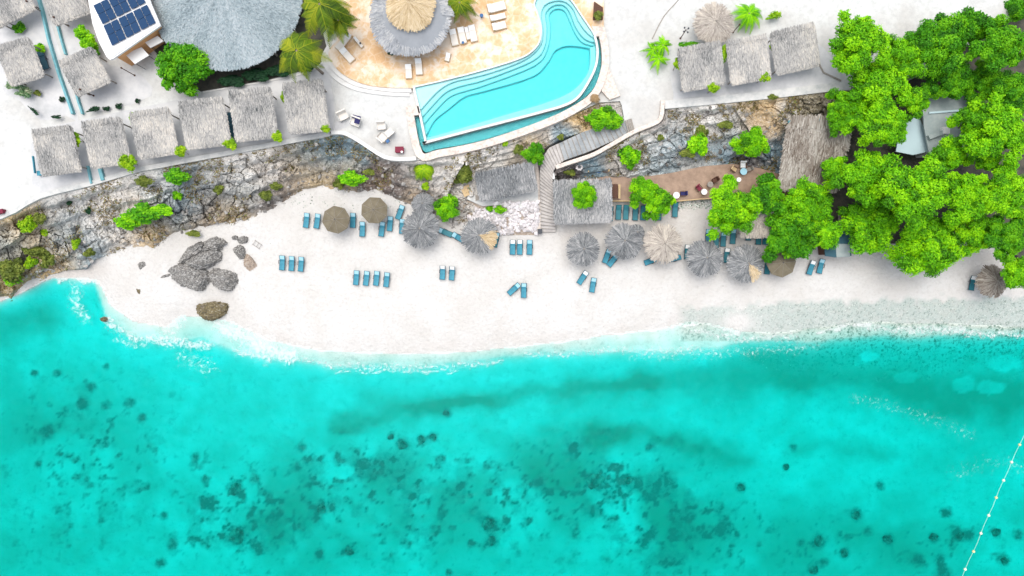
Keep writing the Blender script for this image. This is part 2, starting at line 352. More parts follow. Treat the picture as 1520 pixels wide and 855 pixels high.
M['boulder_mossy'] = rockmat('mossy_boulder_rock', None, (0.19, 0.15, 0.065), 1.6, 0.52); M['boulder_tan'] = rockmat('tan_boulder_rock', None, (0.42, 0.34, 0.27), 1.3)
M['stonewall'] = mat('pink_stone_wall', rough=0.9, ramp=[(0.3, (0.38, 0.32, 0.28)), (0.5, (0.58, 0.51, 0.45)), (0.7, (0.68, 0.62, 0.56))], noise=(3.0, 1), bump=0.4, bscale=5)
M['rubble'] = mat('white_rubble', rough=0.9, attr='tone', ramp=[(0, (0.42, 0.39, 0.38)), (1, (0.74, 0.70, 0.70))], noise=(4, 0.3))
M['pebble'] = mat('pebbles', rough=0.7, attr='tone', ramp=[(0, (0.12, 0.16, 0.12)), (0.5, (0.38, 0.42, 0.36)), (1, (0.72, 0.76, 0.70))])
M['scree'] = mat('scree_stone', rough=0.9, attr='tone', ramp=[(0, (0.12, 0.11, 0.10)), (1, (0.46, 0.44, 0.41))], noise=(4, 0.3))
M['coral'] = mat('coral_rock', rough=0.95, ramp=[(0.35, (0.04, 0.10, 0.09)), (0.65, (0.26, 0.38, 0.33))], noise=(1.1, 1), bump=0.6, bscale=3)
# planks
m, N, L, b = nodes('deck_planks'); tc = N.new('ShaderNodeTexCoord').outputs['Object']
wv = N.new('ShaderNodeTexWave'); wv.bands_direction = 'Y'; wv.inputs['Scale'].default_value = 2.2; wv.inputs['Distortion'].default_value = 0.3; L.new(tc, wv.inputs['Vector'])
n1 = tex(N, L, 'ShaderNodeTexNoise', 0.9, tc, 6, 0.7); base = ramp(N, L, n1.outputs[0], [(0.3, (0.17, 0.10, 0.06)), (0.7, (0.36, 0.24, 0.16))])
base = mixc(N, L, ramp(N, L, wv.outputs[0], [(0.0, 0.5), (0.25, 0.0)]), base, (0.08, 0.05, 0.03)); L.new(base, b.inputs['Base Color']); M['deck'] = m
# seabed
m, N, L, b = nodes('seabed'); tc = N.new('ShaderNodeTexCoord').outputs['Object']
n1 = tex(N, L, 'ShaderNodeTexNoise', 0.30, tc, 7, 0.65); n2 = tex(N, L, 'ShaderNodeTexNoise', 1.6, tc, 6, 0.75)
base = mixc(N, L, ramp(N, L, n1.outputs[0], [(0.35, 0.0), (0.65, 1.0)]), (0.46, 0.60, 0.55), (0.62, 0.72, 0.70))
rf = N.new('ShaderNodeMath'); rf.operation = 'MULTIPLY_ADD'; rf.use_clamp = True; rf.inputs[1].default_value = 0.7
sb = N.new('ShaderNodeMath'); sb.operation = 'SUBTRACT'; sb.inputs[1].default_value = 0.5; L.new(n2.outputs[0], sb.inputs[0])
ml = N.new('ShaderNodeMath'); ml.operation = 'MULTIPLY'; L.new(sb.outputs[0], ml.inputs[0]); ra = attr(N, 'reef'); L.new(ra, ml.inputs[1])
L.new(ml.outputs[0], rf.inputs[0]); rf.inputs[1].default_value = 2.6; L.new(ra, rf.inputs[2])
base = mixc(N, L, attr(N, 'turf'), base, (0.10, 0.34, 0.27))
base = mixc(N, L, ramp(N, L, rf.outputs[0], [(0.12, 0.0), (0.8, 1.0)]), base, (0.09, 0.22, 0.20))
v = tex(N, L, 'ShaderNodeTexVoronoi', 3.4, tc); vc = ramp(N, L, v.outputs['Color'], [(0.2, (0.05, 0.12, 0.08)), (0.55, (0.16, 0.24, 0.20)), (0.97, (0.5, 0.55, 0.5))])
n5 = tex(N, L, 'ShaderNodeTexNoise', 0.9, tc, 8, 0.8)
base = mixc(N, L, ramp(N, L, n5.outputs[0], [(0.30, 0.5), (0.48, 0.0)]), base, (0.22, 0.34, 0.31))
base = mixc(N, L, attr(N, 'gravel'), base, vc); L.new(base, b.inputs['Base Color']); b.inputs['Roughness'].default_value = 1; b.inputs['Specular IOR Level'].default_value = 0; M['seabed'] = m
# water: clear surface over an absorbing body, foam on top
def watermat(name, vol_density, vol_col, foam=False, bump=0.25, bs=0.9):
    m, N, L, b = nodes(name); N.remove(b); o = N['Material Output']; tc = N.new('ShaderNodeTexCoord').outputs['Object']
    tr = N.new('ShaderNodeBsdfTransparent'); gl = N.new('ShaderNodeBsdfGlossy'); gl.inputs['Roughness'].default_value = 0.12; gl.inputs[0].default_value = (0.22, 0.35, 0.4, 1)
    fr = N.new('ShaderNodeFresnel'); fr.inputs[0].default_value = 1.33; mx = N.new('ShaderNodeMixShader')
    n = tex(N, L, 'ShaderNodeTexNoise', bs, tc, 6, 0.6); q = N.new('ShaderNodeBump'); q.inputs['Strength'].default_value = bump; q.inputs['Distance'].default_value = 0.3
    L.new(n.outputs[0], q.inputs['Height']); L.new(q.outputs[0], gl.inputs['Normal']); L.new(q.outputs[0], fr.inputs['Normal'])
    L.new(fr.outputs[0], mx.inputs[0]); L.new(tr.outputs[0], mx.inputs[1]); L.new(gl.outputs[0], mx.inputs[2]); out = mx.outputs[0]
    if foam:
        n1 = tex(N, L, 'ShaderNodeTexNoise', 2.6, tc, 9, 0.85); n1.inputs['Distortion'].default_value = 0.6
        fa = attr(N, 'foam'); st = N.new('ShaderNodeMath'); st.operation = 'MULTIPLY_ADD'; st.inputs[1].default_value = 2.4; st.inputs[2].default_value = -0.7; L.new(n1.outputs[0], st.inputs[0])
        sm = N.new('ShaderNodeMath'); sm.operation = 'ADD'; L.new(fa, sm.inputs[0]); L.new(st.outputs[0], sm.inputs[1])
        ff = ramp(N, L, sm.outputs[0], [(0.78, 0.0), (1.20, 0.6)]); g2 = N.new('ShaderNodeMath'); g2.operation = 'MULTIPLY'; L.new(ff, g2.inputs[0])
        gate = ramp(N, L, fa, [(0.02, 0.0), (0.12, 1.0)]); L.new(gate, g2.inputs[1])
        df = N.new('ShaderNodeBsdfDiffuse'); df.inputs[0].default_value = (0.72, 0.75, 0.74, 1); m2 = N.new('ShaderNodeMixShader')
        L.new(g2.outputs[0], m2.inputs[0]); L.new(out, m2.inputs[1]); L.new(df.outputs[0], m2.inputs[2]); out = m2.outputs[0]
    L.new(out, o.inputs['Surface'])
    va = N.new('ShaderNodeVolumeAbsorption'); va.inputs['Density'].default_value = vol_density; va.inputs['Color'].default_value = (*vol_col, 1)
    L.new(va.outputs[0], o.inputs['Volume']); return m
M['sea'] = watermat('sea_water', 3.2, (0.0, 0.985, 0.981), True)
M['pool'] = watermat('pool_water', 0.75, (0.0, 0.97, 0.99), False, 0.1, 1.5)

# ---------------------------------------------------------------- terrain
S0 = [(-400,560),(-200,520),(-30,458),(0,447),(30,436),(60,419),(80,412),(140,414),(150,424),(165,455),(200,478),(245,485),(270,468),(320,473),(345,478),(400,505),(480,520),(600,525),(700,522),(760,515),(850,505),(940,492),(975,489),(1025,477),(1060,482),(1100,492),(1150,494),(1250,482),(1285,478),(1400,480),(1520,485),(1750,490),(2000,490)]
S1 = [(-400,560),(60,420),(80,414),(140,418),(148,440),(158,470),(200,497),(260,505),(300,500),(330,512),(400,530),(480,541),(600,542),(700,538),(760,530),(850,522),(940,518),(1010,520),(1060,518),(1100,508),(1200,505),(1300,497),(1400,496),(1520,494),(2000,498)]
s0x, s0y = zip(*S0); s1x, s1y = zip(*S1)
def groundz(px, py):
    px = np.asarray(px, float); py = np.asarray(py, float)
    y0 = np.interp(px, s0x, s0y)+(fbm(px, py*0, 40, 3, 2)-0.5)*6; y1 = np.maximum(np.interp(px, s1x, s1y)+(fbm(px, py*0, 60, 4, 9)-0.5)*14, y0+1)
    land = 1.9*(1-np.exp(-np.maximum(y0-py, 0)/75))
    thin = -0.09*(py-y0)/(y1-y0)
    d = np.maximum(py-y1, 0); deep = -(0.09+1.75*(1-np.exp(-d/58))+0.0036*d)
    return np.where(py < y0, land, np.where(py < y1, thin, deep))
gz = lambda x, y: float(groundz(np.array([x]), np.array([y]))[0])

xs = np.arange(-260, 1785, 4.0); ys = np.concatenate([np.arange(120, 380, 6.0), np.arange(380, 570, 2.5), np.arange(570, 1010, 4.0)])
X, Y = np.meshgrid(xs, ys); Z = groundz(X, Y)
sea = Y > np.interp(X, s1x, s1y)
Z = Z+(fbm(X, Y, 22, 4, 4)-0.5)*np.where(sea, 0.35*sstep(0, 60, Y-np.interp(X, s1x, s1y)), 0.05)
# reef darkness: zones x noise, plus single patches
def blob(px, py, rx, ry, X=X, Y=Y): return np.exp(-(((X-px)/rx)**2+((Y-py)/ry)**2))
zone = 0.62*blob(130, 660, 150, 120)+0.25*blob(60, 800, 120, 60)+0.72*blob(640, 760, 260, 95)+0.55*blob(340, 770, 110, 80)+0.6*blob(880, 700, 130, 60)+0.8*blob(1000, 790, 110, 80)+0.5*blob(1250, 810, 170, 55)+0.55*blob(1420, 815, 70, 45)+0.5*blob(520, 690, 90, 40)
nz = fbm(X, Y, 34, 5, 11, 0.62); nf = fbm(X, Y, 13, 4, 21, 0.6)
reef = sstep(0.50, 0.70, nz*0.65+nf*0.35+zone*0.16-0.04)*np.clip(zone*1.2, 0, 1)*0.42+0.10*np.clip(zone, 0, 1)
turf = 0.95*np.clip(zone, 0, 1)*sstep(.3, .62, fbm(X, Y, 80, 4, 55))+.28*sstep(.45, .72, fbm(X, Y, 110, 4, 77))
bands = [([(500,628),(600,615),(700,596),(800,582),(960,572)], 15, 0.62), ([(540,592),(640,598),(720,590)], 18, 0.4), ([(880,640),(960,645),(1040,662),(1110,688)], 18, 0.6), ([(1180,662),(1260,668),(1330,672)], 13, 0.4), ([(1190,545),(1300,560),(1400,590),(1560,590)], 42, 0.8), ([(1120,520),(1250,515),(1400,520),(1560,530)], 18, 0.6), ([(960,560),(1060,565),(1180,560)], 26, 0.5), ([(470,556),(600,552),(800,542)], 8, 0.35), ([(60,470),(20,480),(-60,520)], 34, 0.6), ([(810,640),(900,655)], 16, 0.3)]
for ln, wd, am in bands:
    d, _ = seg_dist(X, Y+(fbm(X, Y, 30, 3, 8)-0.5)*30, ln); turf = turf+1.15*am*np.exp(-(d/wd)**2)*(0.75+0.5*nf); reef = reef+.16*am*np.exp(-(d/wd)**2)*nf*2
nk = fbm(X, Y, 6, 3, 91, .7)
reef = reef+0.8*np.clip(zone*1.1, 0, 1)*sstep(.575, .70, .5*nf+.5*nk+.05*zone)
corals = [(51,555,6),(85,555,6),(157,541,6),(135,575,8),(157,600,7),(122,602,8),(192,597,8),(210,617,7),(70,641,10),(290,678,6),(305,712,7),(350,725,12),(378,711,7),(309,744,10),(242,766,6),(352,795,15),(382,815,8),(57,688,6),(447,664,7),(442,692,7),(477,755,9),(405,759,5),(474,822,8),(255,810,8),(240,835,8),(580,648,6),(597,660,9),(626,652,9),(643,648,8),(662,613,7),(655,680,7),(506,684,9),(540,690,8),(519,818,9),(493,755,5),(725,777,12),(730,803,9),(700,806,6),(800,715,9),(850,667,8),(884,712,16),(932,713,8),(962,665,6),(975,722,6),(965,795,7),(668,848,5),(1167,693,6),(1100,723,8),(1070,785,8),(1082,821,6),(1215,803,11),(1188,806,6),(1253,821,8),(1222,833,7),(1207,845,9),(1270,765,9),(1288,787,7),(1318,800,9),(1385,797,8),(1425,795,9),(1440,795,7),(1365,832,8),(1395,830,9),(1400,850,12),(1405,760,8),(1478,790,8),(1512,793,9),(1490,832,9),(1306,722,8),(1178,665,6)]
for cx_, cy_, r_ in corals:
    reef = reef+0.75*np.exp(-(np.hypot(X-cx_+(nf-0.5)*10, Y-cy_+(nz-0.5)*10)/(r_*1.05))**3)
lightsp = [(1290,528,18,9,0.9),(1345,560,20,10,0.4),(1490,540,28,16,0.8),(1430,570,20,14,0.5),(510,700,18,12,0.8),(1470,575,25,12,0.5)]
lt = 0*X
for a_, b_, c_, d_, e_ in lightsp: lt = np.maximum(lt, e_*sstep(0.35, 0.6, blob(a_, b_, c_, d_)+(nf-0.5)*0.7))
turf = np.clip(turf*(1-lt), 0, 1)*sstep(0, 40, Y-np.interp(X, s1x, s1y)+12*(X > 1050)); reef = np.clip(reef*(1-lt), 0, 1)*sstep(-4, 18, Y-np.interp(X, s1x, s1y))
gravel = np.clip(sstep(0, 1, np.minimum((X-1000)/30, np.minimum((Y-(452-(X-1010)*0.035)+(nf-0.5)*26)/14, (600-Y)/60))), 0, 1)
gravel = np.clip(gravel*1.5, 0, 1)*(1-np.clip(1.3*blob(1095, 478, 22, 14), 0, 1))*(0.75+0.25*sstep(1050, 1250, X))
gravel = gravel*np.where(Y > 505, np.clip(1-(Y-505)/60+(nf-.5), 0, 1)*sstep(1050, 1300, X), 1)*(1-lt)
grv2 = 0.6*np.exp(-((Y-np.interp(X, s1x, s1y)+6)/9)**2)*((X > 440) & (X < 900))*nf*1.4
gravel = np.clip(np.maximum(gravel, grv2), 0, 1)
sand_tint = 0.5*np.exp(-((Y-np.interp(X, s0x, s0y)+8)/9)**2)*(fbm(X, Y, 60, 3, 33) > 0.5)*0.4  # broken band of damp sand along the waterline
sand_tint = sand_tint+0.55*blob(110, 400, 50, 14)+0.75*blob(1000, 335, 240, 38)*nf+0.25*blob(1460, 385, 40, 35)  # browner sand in the cove, below the deck and at far right
V = PN(X.ravel(), Y.ravel(), Z.ravel()); nx = len(xs)
I, J = np.meshgrid(np.arange(nx-1), np.arange(len(ys)-1)); a = (J*nx+I).ravel()
F = np.stack([a+nx, a+nx+1, a+1, a], 1)
fy = Y.ravel()[F].mean(1); fs1 = np.interp(X.ravel()[F].mean(1), s0x, s0y); isea = fy > fs1
va = dict(reef=reef.ravel(), turf=turf.ravel(), gravel=gravel.ravel(), sand_tint=np.clip(sand_tint, 0, 1).ravel())
# both halves keep only the vertices they use
def sub(F_, name, mt):
    u, inv = np.unique(F_, return_inverse=True); o = link_mesh(name, np_mesh(name, V[u], inv.reshape(F_.shape), smooth=True, vattrs={k: v[u] for k, v in va.items()}), mt)
    o['kind'] = 'structure'; return o
sub(F[~isea], 'beach_sand', M['sand']); sub(F[isea], 'seabed', M['sand' if 0 else 'seabed'])

# sea surface with its body of water
xs2 = np.arange(-260, 1785, 5.0); ys2 = np.concatenate([[380., 400.], np.arange(404, 560, 2.5), np.arange(560, 1010, 5.0)])
X2, Y2 = np.meshgrid(xs2, ys2); foam = 0*X2
fo = [([(84,414),(110,411),(138,417),(152,424)], 4, .6), ([(112,428),(112,450),(126,472)], 12, .34), ([(160,478),(200,500),(250,508),(310,512)], 9, .42), ([(170,505),(215,515)], 6, .33), ([(262,440),(268,465),(250,490)], 16, .42), ([(325,482),(350,492),(385,512),(430,528)], 15, .50), ([(350,520),(400,535)], 8, .4), ([(430,528),(480,540),(560,546),(660,545),(740,538)], 7, .33), ([(780,526),(860,524),(950,518),(1040,520)], 8, .3), ([(972,490),(998,483),(1025,478),(1055,482),(1095,492)], 5, .55), ([(1030,492),(1100,502),(1180,500)], 8, .35), ([(1212,494),(1245,489),(1275,481),(1292,479)], 2.6, .6), ([(1290,486),(1360,490),(1430,488)], 7, .42), ([(1430,494),(1530,496)], 7, .38), ([(1270,590),(1335,608),(1400,628),(1440,645)], 12, .17), ([(1420,700),(1490,685),(1530,700)], 16, .14), ([(270,530),(310,545)], 16, .25), ([(500,552),(560,551),(680,552)], 2, .4), ([(940,530),(1100,522),(1210,515)], 10, .23)]
for ln, wd, am in fo:
    d, _ = seg_dist(X2+(fbm(X2, Y2, 14, 3, 6)-.5)*10, Y2+(fbm(X2, Y2, 12, 3, 41)-.5)*12, ln); foam = np.maximum(foam, am*np.exp(-(d/wd)**2))
V2 = PN(X2.ravel(), Y2.ravel(), np.zeros(X2.size)); nx2 = len(xs2); n2 = len(V2)
I, J = np.meshgrid(np.arange(nx2-1), np.arange(len(ys2)-1)); a = (J*nx2+I).ravel(); Ft = np.stack([a+nx2, a+nx2+1, a+1, a], 1)
Vb = V2.copy(); Vb[:, 2] = -9.0
def strip(ids): return [[ids[i], ids[i+1], ids[i+1]+n2, ids[i]+n2] for i in range(len(ids)-1)]
top_ = list(range(nx2)); bot_ = list(range(n2-nx2, n2)); le = list(range(0, n2, nx2)); ri = list(range(nx2-1, n2, nx2))
Fs = np.array(strip(top_)+strip(bot_[::-1])+strip(le[::-1])+strip(ri)); Fall = np.concatenate([Ft, Ft[:, ::-1]+n2, Fs])
o = link_mesh('sea_water', np_mesh('sea_water', np.concatenate([V2, Vb]), Fall, smooth=False, vattrs=dict(foam=np.concatenate([foam.ravel(), foam.ravel()*0]))), M['sea']); o['kind'] = 'structure'

# terrace (6 m above the sea), its opening for the pool, and lower ground on the right
TOP = [(-300,390),(-120,350),(0,325),(60,294),(135,275),(200,256),(240,248),(330,231),(420,214),(490,201),(508,200),(540,215),(572,236),(600,239),(618,238),(655,234),(700,225),(740,214),(800,192),(850,170),(890,152),(920,150),(923,156),(927,180),(940,196),(968,186),(979,176),(984,158),(1050,150),(1140,143),(1225,134),(1300,126),(1380,104),(1480,40),(1560,-20),(1720,-120)]
WALL_OUT = [(604,165),(618,236),(655,234),(700,225),(740,214),(800,192),(850,170),(886,144),(901,105),(903,74),(897,44)]
POOL = [(614,129),(650,121),(690,111),(740,97),(770,87),(787,78),(800,63),(803,42),(798,21),(793,6),(800,-8),(815,-16),(832,-14),(848,0),(865,25),(878,44),(883,53),(887,74),(884,99),(871,126),(857,145),(838,156),(804,166),(762,177),(700,193),(632,211),(623,168)]
hole = [(614,133),(619,158),(607,162),(617,230),(655,228),(700,219),(740,208),(800,186),(846,166),(881,142),(896,105),(898,74),(893,44),(880,36),(850,-6),(832,-20),(800,-14),(790,6),(796,42),(790,62),(770,80),(740,92),(690,106),(640,118)]
mb = MB(); prism(mb, TOP+[(1720,-260),(-300,-260)], 6.0, 1.0, [hole]); o = mb.build('terrace_ground', M['terrace']); o['kind'] = 'structure'
mb = MB(); prism(mb, [(1164,200),(1262,175),(1262,120),(1480,20),(1800,-260),(1800,500),(1540,420),(1510,380),(1450,340),(1400,360),(1290,362),(1262,360),(1240,372),(1200,360),(1168,340),(1160,300)], 2.1, 0.3); o = mb.build('wooded_ground', M['soil']); o['kind'] = 'structure'
# greyer yard sand around the huts, as thin sheets on the terrace
mb = MB(); zz = 6.003
for pl in [[(48,262),(62,250),(135,240),(495,180),(488,198),(330,226),(240,244),(135,270),(60,290)], [(1,40),(55,0),(64,0),(116,168),(98,172),(60,178),(30,150),(2,128)], [(90,40),(128,30),(150,90),(200,105),(225,142),(130,168),(118,135)], [(1003,80),(1000,140),(1010,150),(1100,142),(1222,128),(1240,100),(1205,60),(1110,58)], [(300,140),(480,92),(492,130),(495,190),(420,196),(270,222),(190,238),(118,250),(60,258),(50,200),(120,178)]]:
    zz += .004; prism(mb, smooth(pl, 3, True), zz, 5.9)
o = mb.build('yard_sand', M['yard']); o['kind'] = 'structure'
mb = MB(); prism(mb, [(298,136),(340,130),(400,118),(470,100),(488,84),(480,50),(500,20),(500,-60),(200,-60),(215,60),(270,120)], 6.030, 5.9); o = mb.build('planting_bed', M['soil']); o['kind'] = 'structure'

# ---------------------------------------------------------------- rock cliffs
def cliff(name, top, bot, colors, amp=0.9, step=1.25, prof=1.0, seed=0, lip=4):
    """top / bot: (px,py,z) polylines; rock face between them"""
    poly = [p[:2] for p in top]+[p[:2] for p in reversed(bot)]
    x0, x1 = min(p[0] for p in poly)-lip, max(p[0] for p in poly)+lip; y0, y1 = min(p[1] for p in poly)-lip, max(p[1] for p in poly)+lip
    gx = np.arange(x0, x1, step); gy = np.arange(y0, y1, step); X, Y = np.meshgrid(gx, gy)
    dT, zT = seg_dist(X, Y, top, [p[2] for p in top]); dB, zB = seg_dist(X, Y, bot, [p[2] for p in bot])
    ins = inside(X, Y, poly); ringd, _ = seg_dist(X, Y, poly+[poly[0]])
    t = dT/(dT+dB+1e-6); outT = (~ins) & (dT < dB); outB = (~ins) & (dB <= dT)
    t = np.where(outT, 0, np.where(outB, 1, t))
    w1 = fbm(X, Y, 26, 3, seed+50)*18; w2 = fbm(X, Y, 26, 3, seed+60)*18
    f1, e1, id1 = cells(X+w1, (Y+w2)*1.35, 22, seed+1); f2, e2, id2 = cells(X+w2, (Y+w1)*1.3, 9, seed+4)
    env = np.clip(t*6, 0.0, 1)*np.clip((1.02-t)*7, 0.25, 1)
    ckm = sstep(.42, .62, fbm(X, Y, 55, 3, seed+31)); rock = (id1-0.5)*0.8*(.4+.6*ckm)+(id2-0.5)*0.32-ckm*(0.5*np.exp(-(e1/0.05)**2)+0.2*np.exp(-(e2/0.08)**2))+(fbm(X, Y, 12, 5, seed+7, 0.6)-0.5)*1.1+(fbm(X, Y, 48, 3, seed+70)-0.5)*1.3
    # ledges
    tt = t+(fbm(X, Y, 60, 3, seed+3)-0.5)*0.25; st = np.floor(tt*4)/4+sstep(0.35, 0.65, (tt*4) % 1)/4
    tp = np.clip(0.45*t+0.55*np.clip(st, 0, 1), 0, 1); tp = np.where(t <= 0, 0, np.where(t >= 1, 1, tp))*np.clip(t*8, 0, 1)
    z = zT+(zB-zT)*tp**prof+rock*amp*env
    z = np.where(outT, zT-0.25, z); z = np.where(outB, zB-0.25-0.28*dB+rock*0.35*amp, z); z = np.where(dT < 3, np.minimum(z, zT-0.08), z)
    keep = (ins | (ringd < lip))
    cw = np.zeros(X.shape+(3,)); wsum = np.zeros(X.shape)+1e-6; jx = X+(fbm(X, Y, 30, 4, seed+80)-.5)*50; jy = Y+(fbm(X, Y, 30, 4, seed+90)-.5)*50
    for cx_, cy_, rr, cc in colors:
        wgt = np.exp(-(np.hypot(jx-cx_, jy-cy_)/rr)**2)+1e-9; cw += wgt[..., None]*np.array(cc); wsum += wgt
    cw /= wsum[..., None]; cw *= (0.9+0.35*id2*ckm+.25*(fbm(X, Y, 9, 3, seed+40)-.5))[..., None]
    nx = len(gx); I, J = np.meshgrid(np.arange(nx-1), np.arange(len(gy)-1)); a = (J*nx+I).ravel(); F = np.stack([a+nx, a+nx+1, a+1, a], 1)
    F = F[keep.ravel()[F].all(1)]; u, inv = np.unique(F, return_inverse=True)
    V = PN(X.ravel(), Y.ravel(), z.ravel())[u]
    o = link_mesh(name, np_mesh(name, V, inv.reshape(F.shape), smooth=False, vattrs=dict(zone=cw.reshape(-1, 3)[u])), M['cliff']); o['kind'] = 'structure'
    HF.append((gx, gy, z, keep)); return o
HF = []
def surfz(px, py, default=1.8):
    """height of whatever rock the pixel shows"""
    for gx, gy, z, keep in HF:
        i = int(round((px-gx[0])/(gx[1]-gx[0]))); j = int(round((py-gy[0])/(gy[1]-gy[0])))
        if 0 <= i < len(gx) and 0 <= j < len(gy) and keep[j, i]: return float(z[j, i])
    return default
WH, BL, OC, DK, GY, RD = (0.63,0.60,0.555), (0.19,0.27,0.31), (0.52,0.36,0.17), (0.12,0.10,0.095), (0.43,0.40,0.36), (0.27,0.15,0.08)
topL = [(x, y, 5.95) for x, y in TOP[1:16]]
botL = [(-120,500,-.3),(-30,458,-.3),(0,446,-.3),(18,448,-.2),(30,436,-.2),(48,424,-.1),(62,417,0),(75,408,.3),(100,401,.7),(128,398,1.0),(140,386,1.1),(165,376,1.2),(182,374,1.3),(205,366,1.4),(228,370,1.4),(246,357,1.4),(262,350,1.4),(300,346,1.5),(340,336,1.5),(390,322,1.5),(420,305,1.6),(450,284,1.7),(478,279,1.7),(505,284,1.7),(535,288,1.7),(560,283,1.7),(585,296,1.7),(610,304,1.7),(640,318,1.8),(670,338,1.8),(705,350,1.8)]
# right edge rises to the pool wall
cliff('rock_cliff', topL+[(700,226,5.95),(706,250,3.6)], botL, [(60,400,45,OC),(30,420,40,(0.26,0.22,0.12)),(20,370,30,BL),(90,335,40,BL),(120,310,50,WH),(180,300,50,WH),(80,310,30,GY),(180,350,30,GY),(230,345,40,OC),(250,300,35,BL),(280,280,40,BL),(340,255,40,WH),(385,265,30,WH),(310,310,45,DK),(350,295,30,BL),(400,300,30,DK),(420,285,30,DK),(340,330,40,OC),(460,268,40,OC),(470,235,35,BL),(540,225,40,BL),(500,225,30,BL),(440,245,25,GY),(560,255,30,RD),(590,270,30,DK),(610,260,25,GY),(640,250,40,WH),(680,260,40,WH),(590,290,30,DK),(640,290,30,DK),(620,290,20,OC),(690,290,30,GY),(30,340,30,OC),(130,385,30,BL),(500,260,22,OC),(240,270,30,WH)], amp=1.0, seed=1)
# rocks under the pool, down to the little platform
cliff('rock_cliff', [(690,228,5.95),(740,215,5.95),(800,193,5.95),(850,171,5.95),(892,153,5.95),(920,153,5.95)], [(700,262,3.2),(716,256,3.3),(760,246,3.3),(796,240,3.6),(806,222,4.5),(832,206,4.9),(870,196,5.3),(928,180,5.8)], [(700,240,25,WH),(760,225,25,WH),(800,210,20,GY),(840,200,20,BL),(860,180,20,OC),(780,220,20,OC),(900,170,20,GY)], amp=0.5, seed=5)
# rock face behind the wooden deck
cliff('rock_cliff', [(826,256,4.4),(845,247,4.6),(880,235,5.0),(911,218,5.4),(941,201,5.8),(968,190,5.95),(984,180,5.95),(990,160,5.95),(1050,153,5.95),(1140,146,5.95),(1225,137,5.95),(1262,134,5.9)], [(828,266,2.4),(870,268,2.4),(905,266,2.4),(930,266,2.4),(962,264,2.4),(1000,258,2.4),(1042,250,2.4),(1085,246,2.4),(1130,250,2.4),(1164,262,2.4),(1166,200,3.8),(1180,184,4.6),(1262,182,4.6)], [(840,255,15,DK),(870,245,20,BL),(920,235,20,GY),(960,215,30,WH),(990,225,30,BL),(1000,180,30,GY),(985,175,16,DK),(1050,190,30,WH),(1060,225,30,BL),(1030,215,20,BL),(1100,180,30,GY),(1120,165,25,OC),(1190,155,30,(0.22,0.19,0.13)),(1165,165,12,WH),(1145,235,20,BL),(1120,240,20,DK),(1020,245,20,GY)], amp=0.85, seed=9)
# stone slope by the pool's round end
mb = MB(); prism(mb, [(902,96),(907,108),(913,124),(921,142),(905,148),(893,135)], 6.35, 5.5); tag(mb.build('stone_wedge', M['stonewall']), 'pinkish stone wedge pointing up beside the round end of the pool', 'stone wedge')

# ---------------------------------------------------------------- walls, stairs, deck
def wall(name, line, wd, h, mt, label, dep=0.9, cat='wall'):
    mb = MB(); ribbon(mb, line, wd, h, dep); return tag(mb.build(name, M[mt]), label, cat)
wall('sea_wall', smooth([(-120,350,6),(0,323,6),(60,292,6),(135,273,6),(200,254,6),(240,246,6),(330,229,6),(420,212,6),(490,199,6)], 3), 0.55, 0.22, 'concrete', 'long pale sea wall at the foot of the row of seven thatched huts' if 0 else 'long pale sea wall in front of the thatched hut row on the left')
wall('parapet', smooth([(493,198,6),(508,198,6),(520,202,6),(540,214,6),(572,234,6),(600,237,6),(618,236,6)], 3), 0.42, 0.45, 'concrete_white', 'white angled parapet around the plaza with the cream chairs')
wall('sea_wall', smooth([(986,156,6),(1050,150,6),(1140,141,6),(1225,131,6),(1262,128,6)], 3), 0.95, 0.16, 'concrete', 'grey flat-topped sea wall above the rock face, in front of three thatched huts')
wall('stair_wall', smooth([(983,150,6.2),(980,176,6.2),(968,185,6.1),(941,196,6.0),(911,213,5.7),(880,230,5.3),(845,242,4.9),(825,249,4.6)], 4), 0.45, 0.35, 'stonewall', 'curved pale stone wall running down beside the upper staircase', 1.5)
wall('retaining_wall', [(796,246,3.6),(799,270,3.2),(800,300,2.6),(800,345,1.9)], 0.38, 0.3, 'stonewall', 'narrow rough stone wall between the rubble bank and the lower staircase', 1.4)
wall('green_rail', [(1170,181,6.2),(1262,175,6.2)], 0.3, 0.12, 'tealpaint', 'pale green beam along the top edge of the shaggy brown thatch', 0.12, 'beam')
def stair(name, left, right, n, mt, label, dep=1.2):
    mb = MB()
    def samp(l, t):
        d = [0]
        for i in range(len(l)-1): d.append(d[-1]+math.dist(l[i][:2], l[i+1][:2]))
        s = t*d[-1]
        for i in range(len(l)-1):
            if s <= d[i+1]+1e-6:
                u = (s-d[i])/(d[i+1]-d[i]+1e-9); return [l[i][k]*(1-u)+l[i+1][k]*u for k in range(3)]
        return list(l[-1])
    r = random.Random(3)
    for i in range(n):
        a, b, c, d = samp(left, i/n), samp(left, (i+1)/n), samp(right, (i+1)/n), samp(right, i/n); z = a[2]-0.02
        jj = r.uniform(-.5, .5)
        q = [P(a[0], a[1], z), P(b[0], b[1]+jj*.4, z), P(c[0], c[1]+jj*.4, z), P(d[0], d[1], z)]
        vs = q+[v-Vector((0, 0, dep)) for v in q]; mb.add(vs, [(0,1,2,3),(7,6,5,4),(0,4,5,1),(1,5,6,2),(2,6,7,3),(3,7,4,0)], 0)
        nose = [q[1], q[1].lerp(q[0], .14), q[2].lerp(q[3], .14), q[2]]; nose = [v+Vector((0, 0, .02)) for v in nose]
        mb.add(nose, [(0, 1, 2, 3)], 1)
    return tag(mb.build(name, [M[mt], M['wood_grey']]), label, 'staircase')
stair('staircase', [(927,179,5.95),(900,184,5.7),(865,196,5.35),(829,213,5.0)], [(938,195,5.95),(910,209,5.7),(874,225,5.35),(837,238,5.0)], 15, 'step_grey', 'upper staircase of broad grey steps beside the curved stone wall')
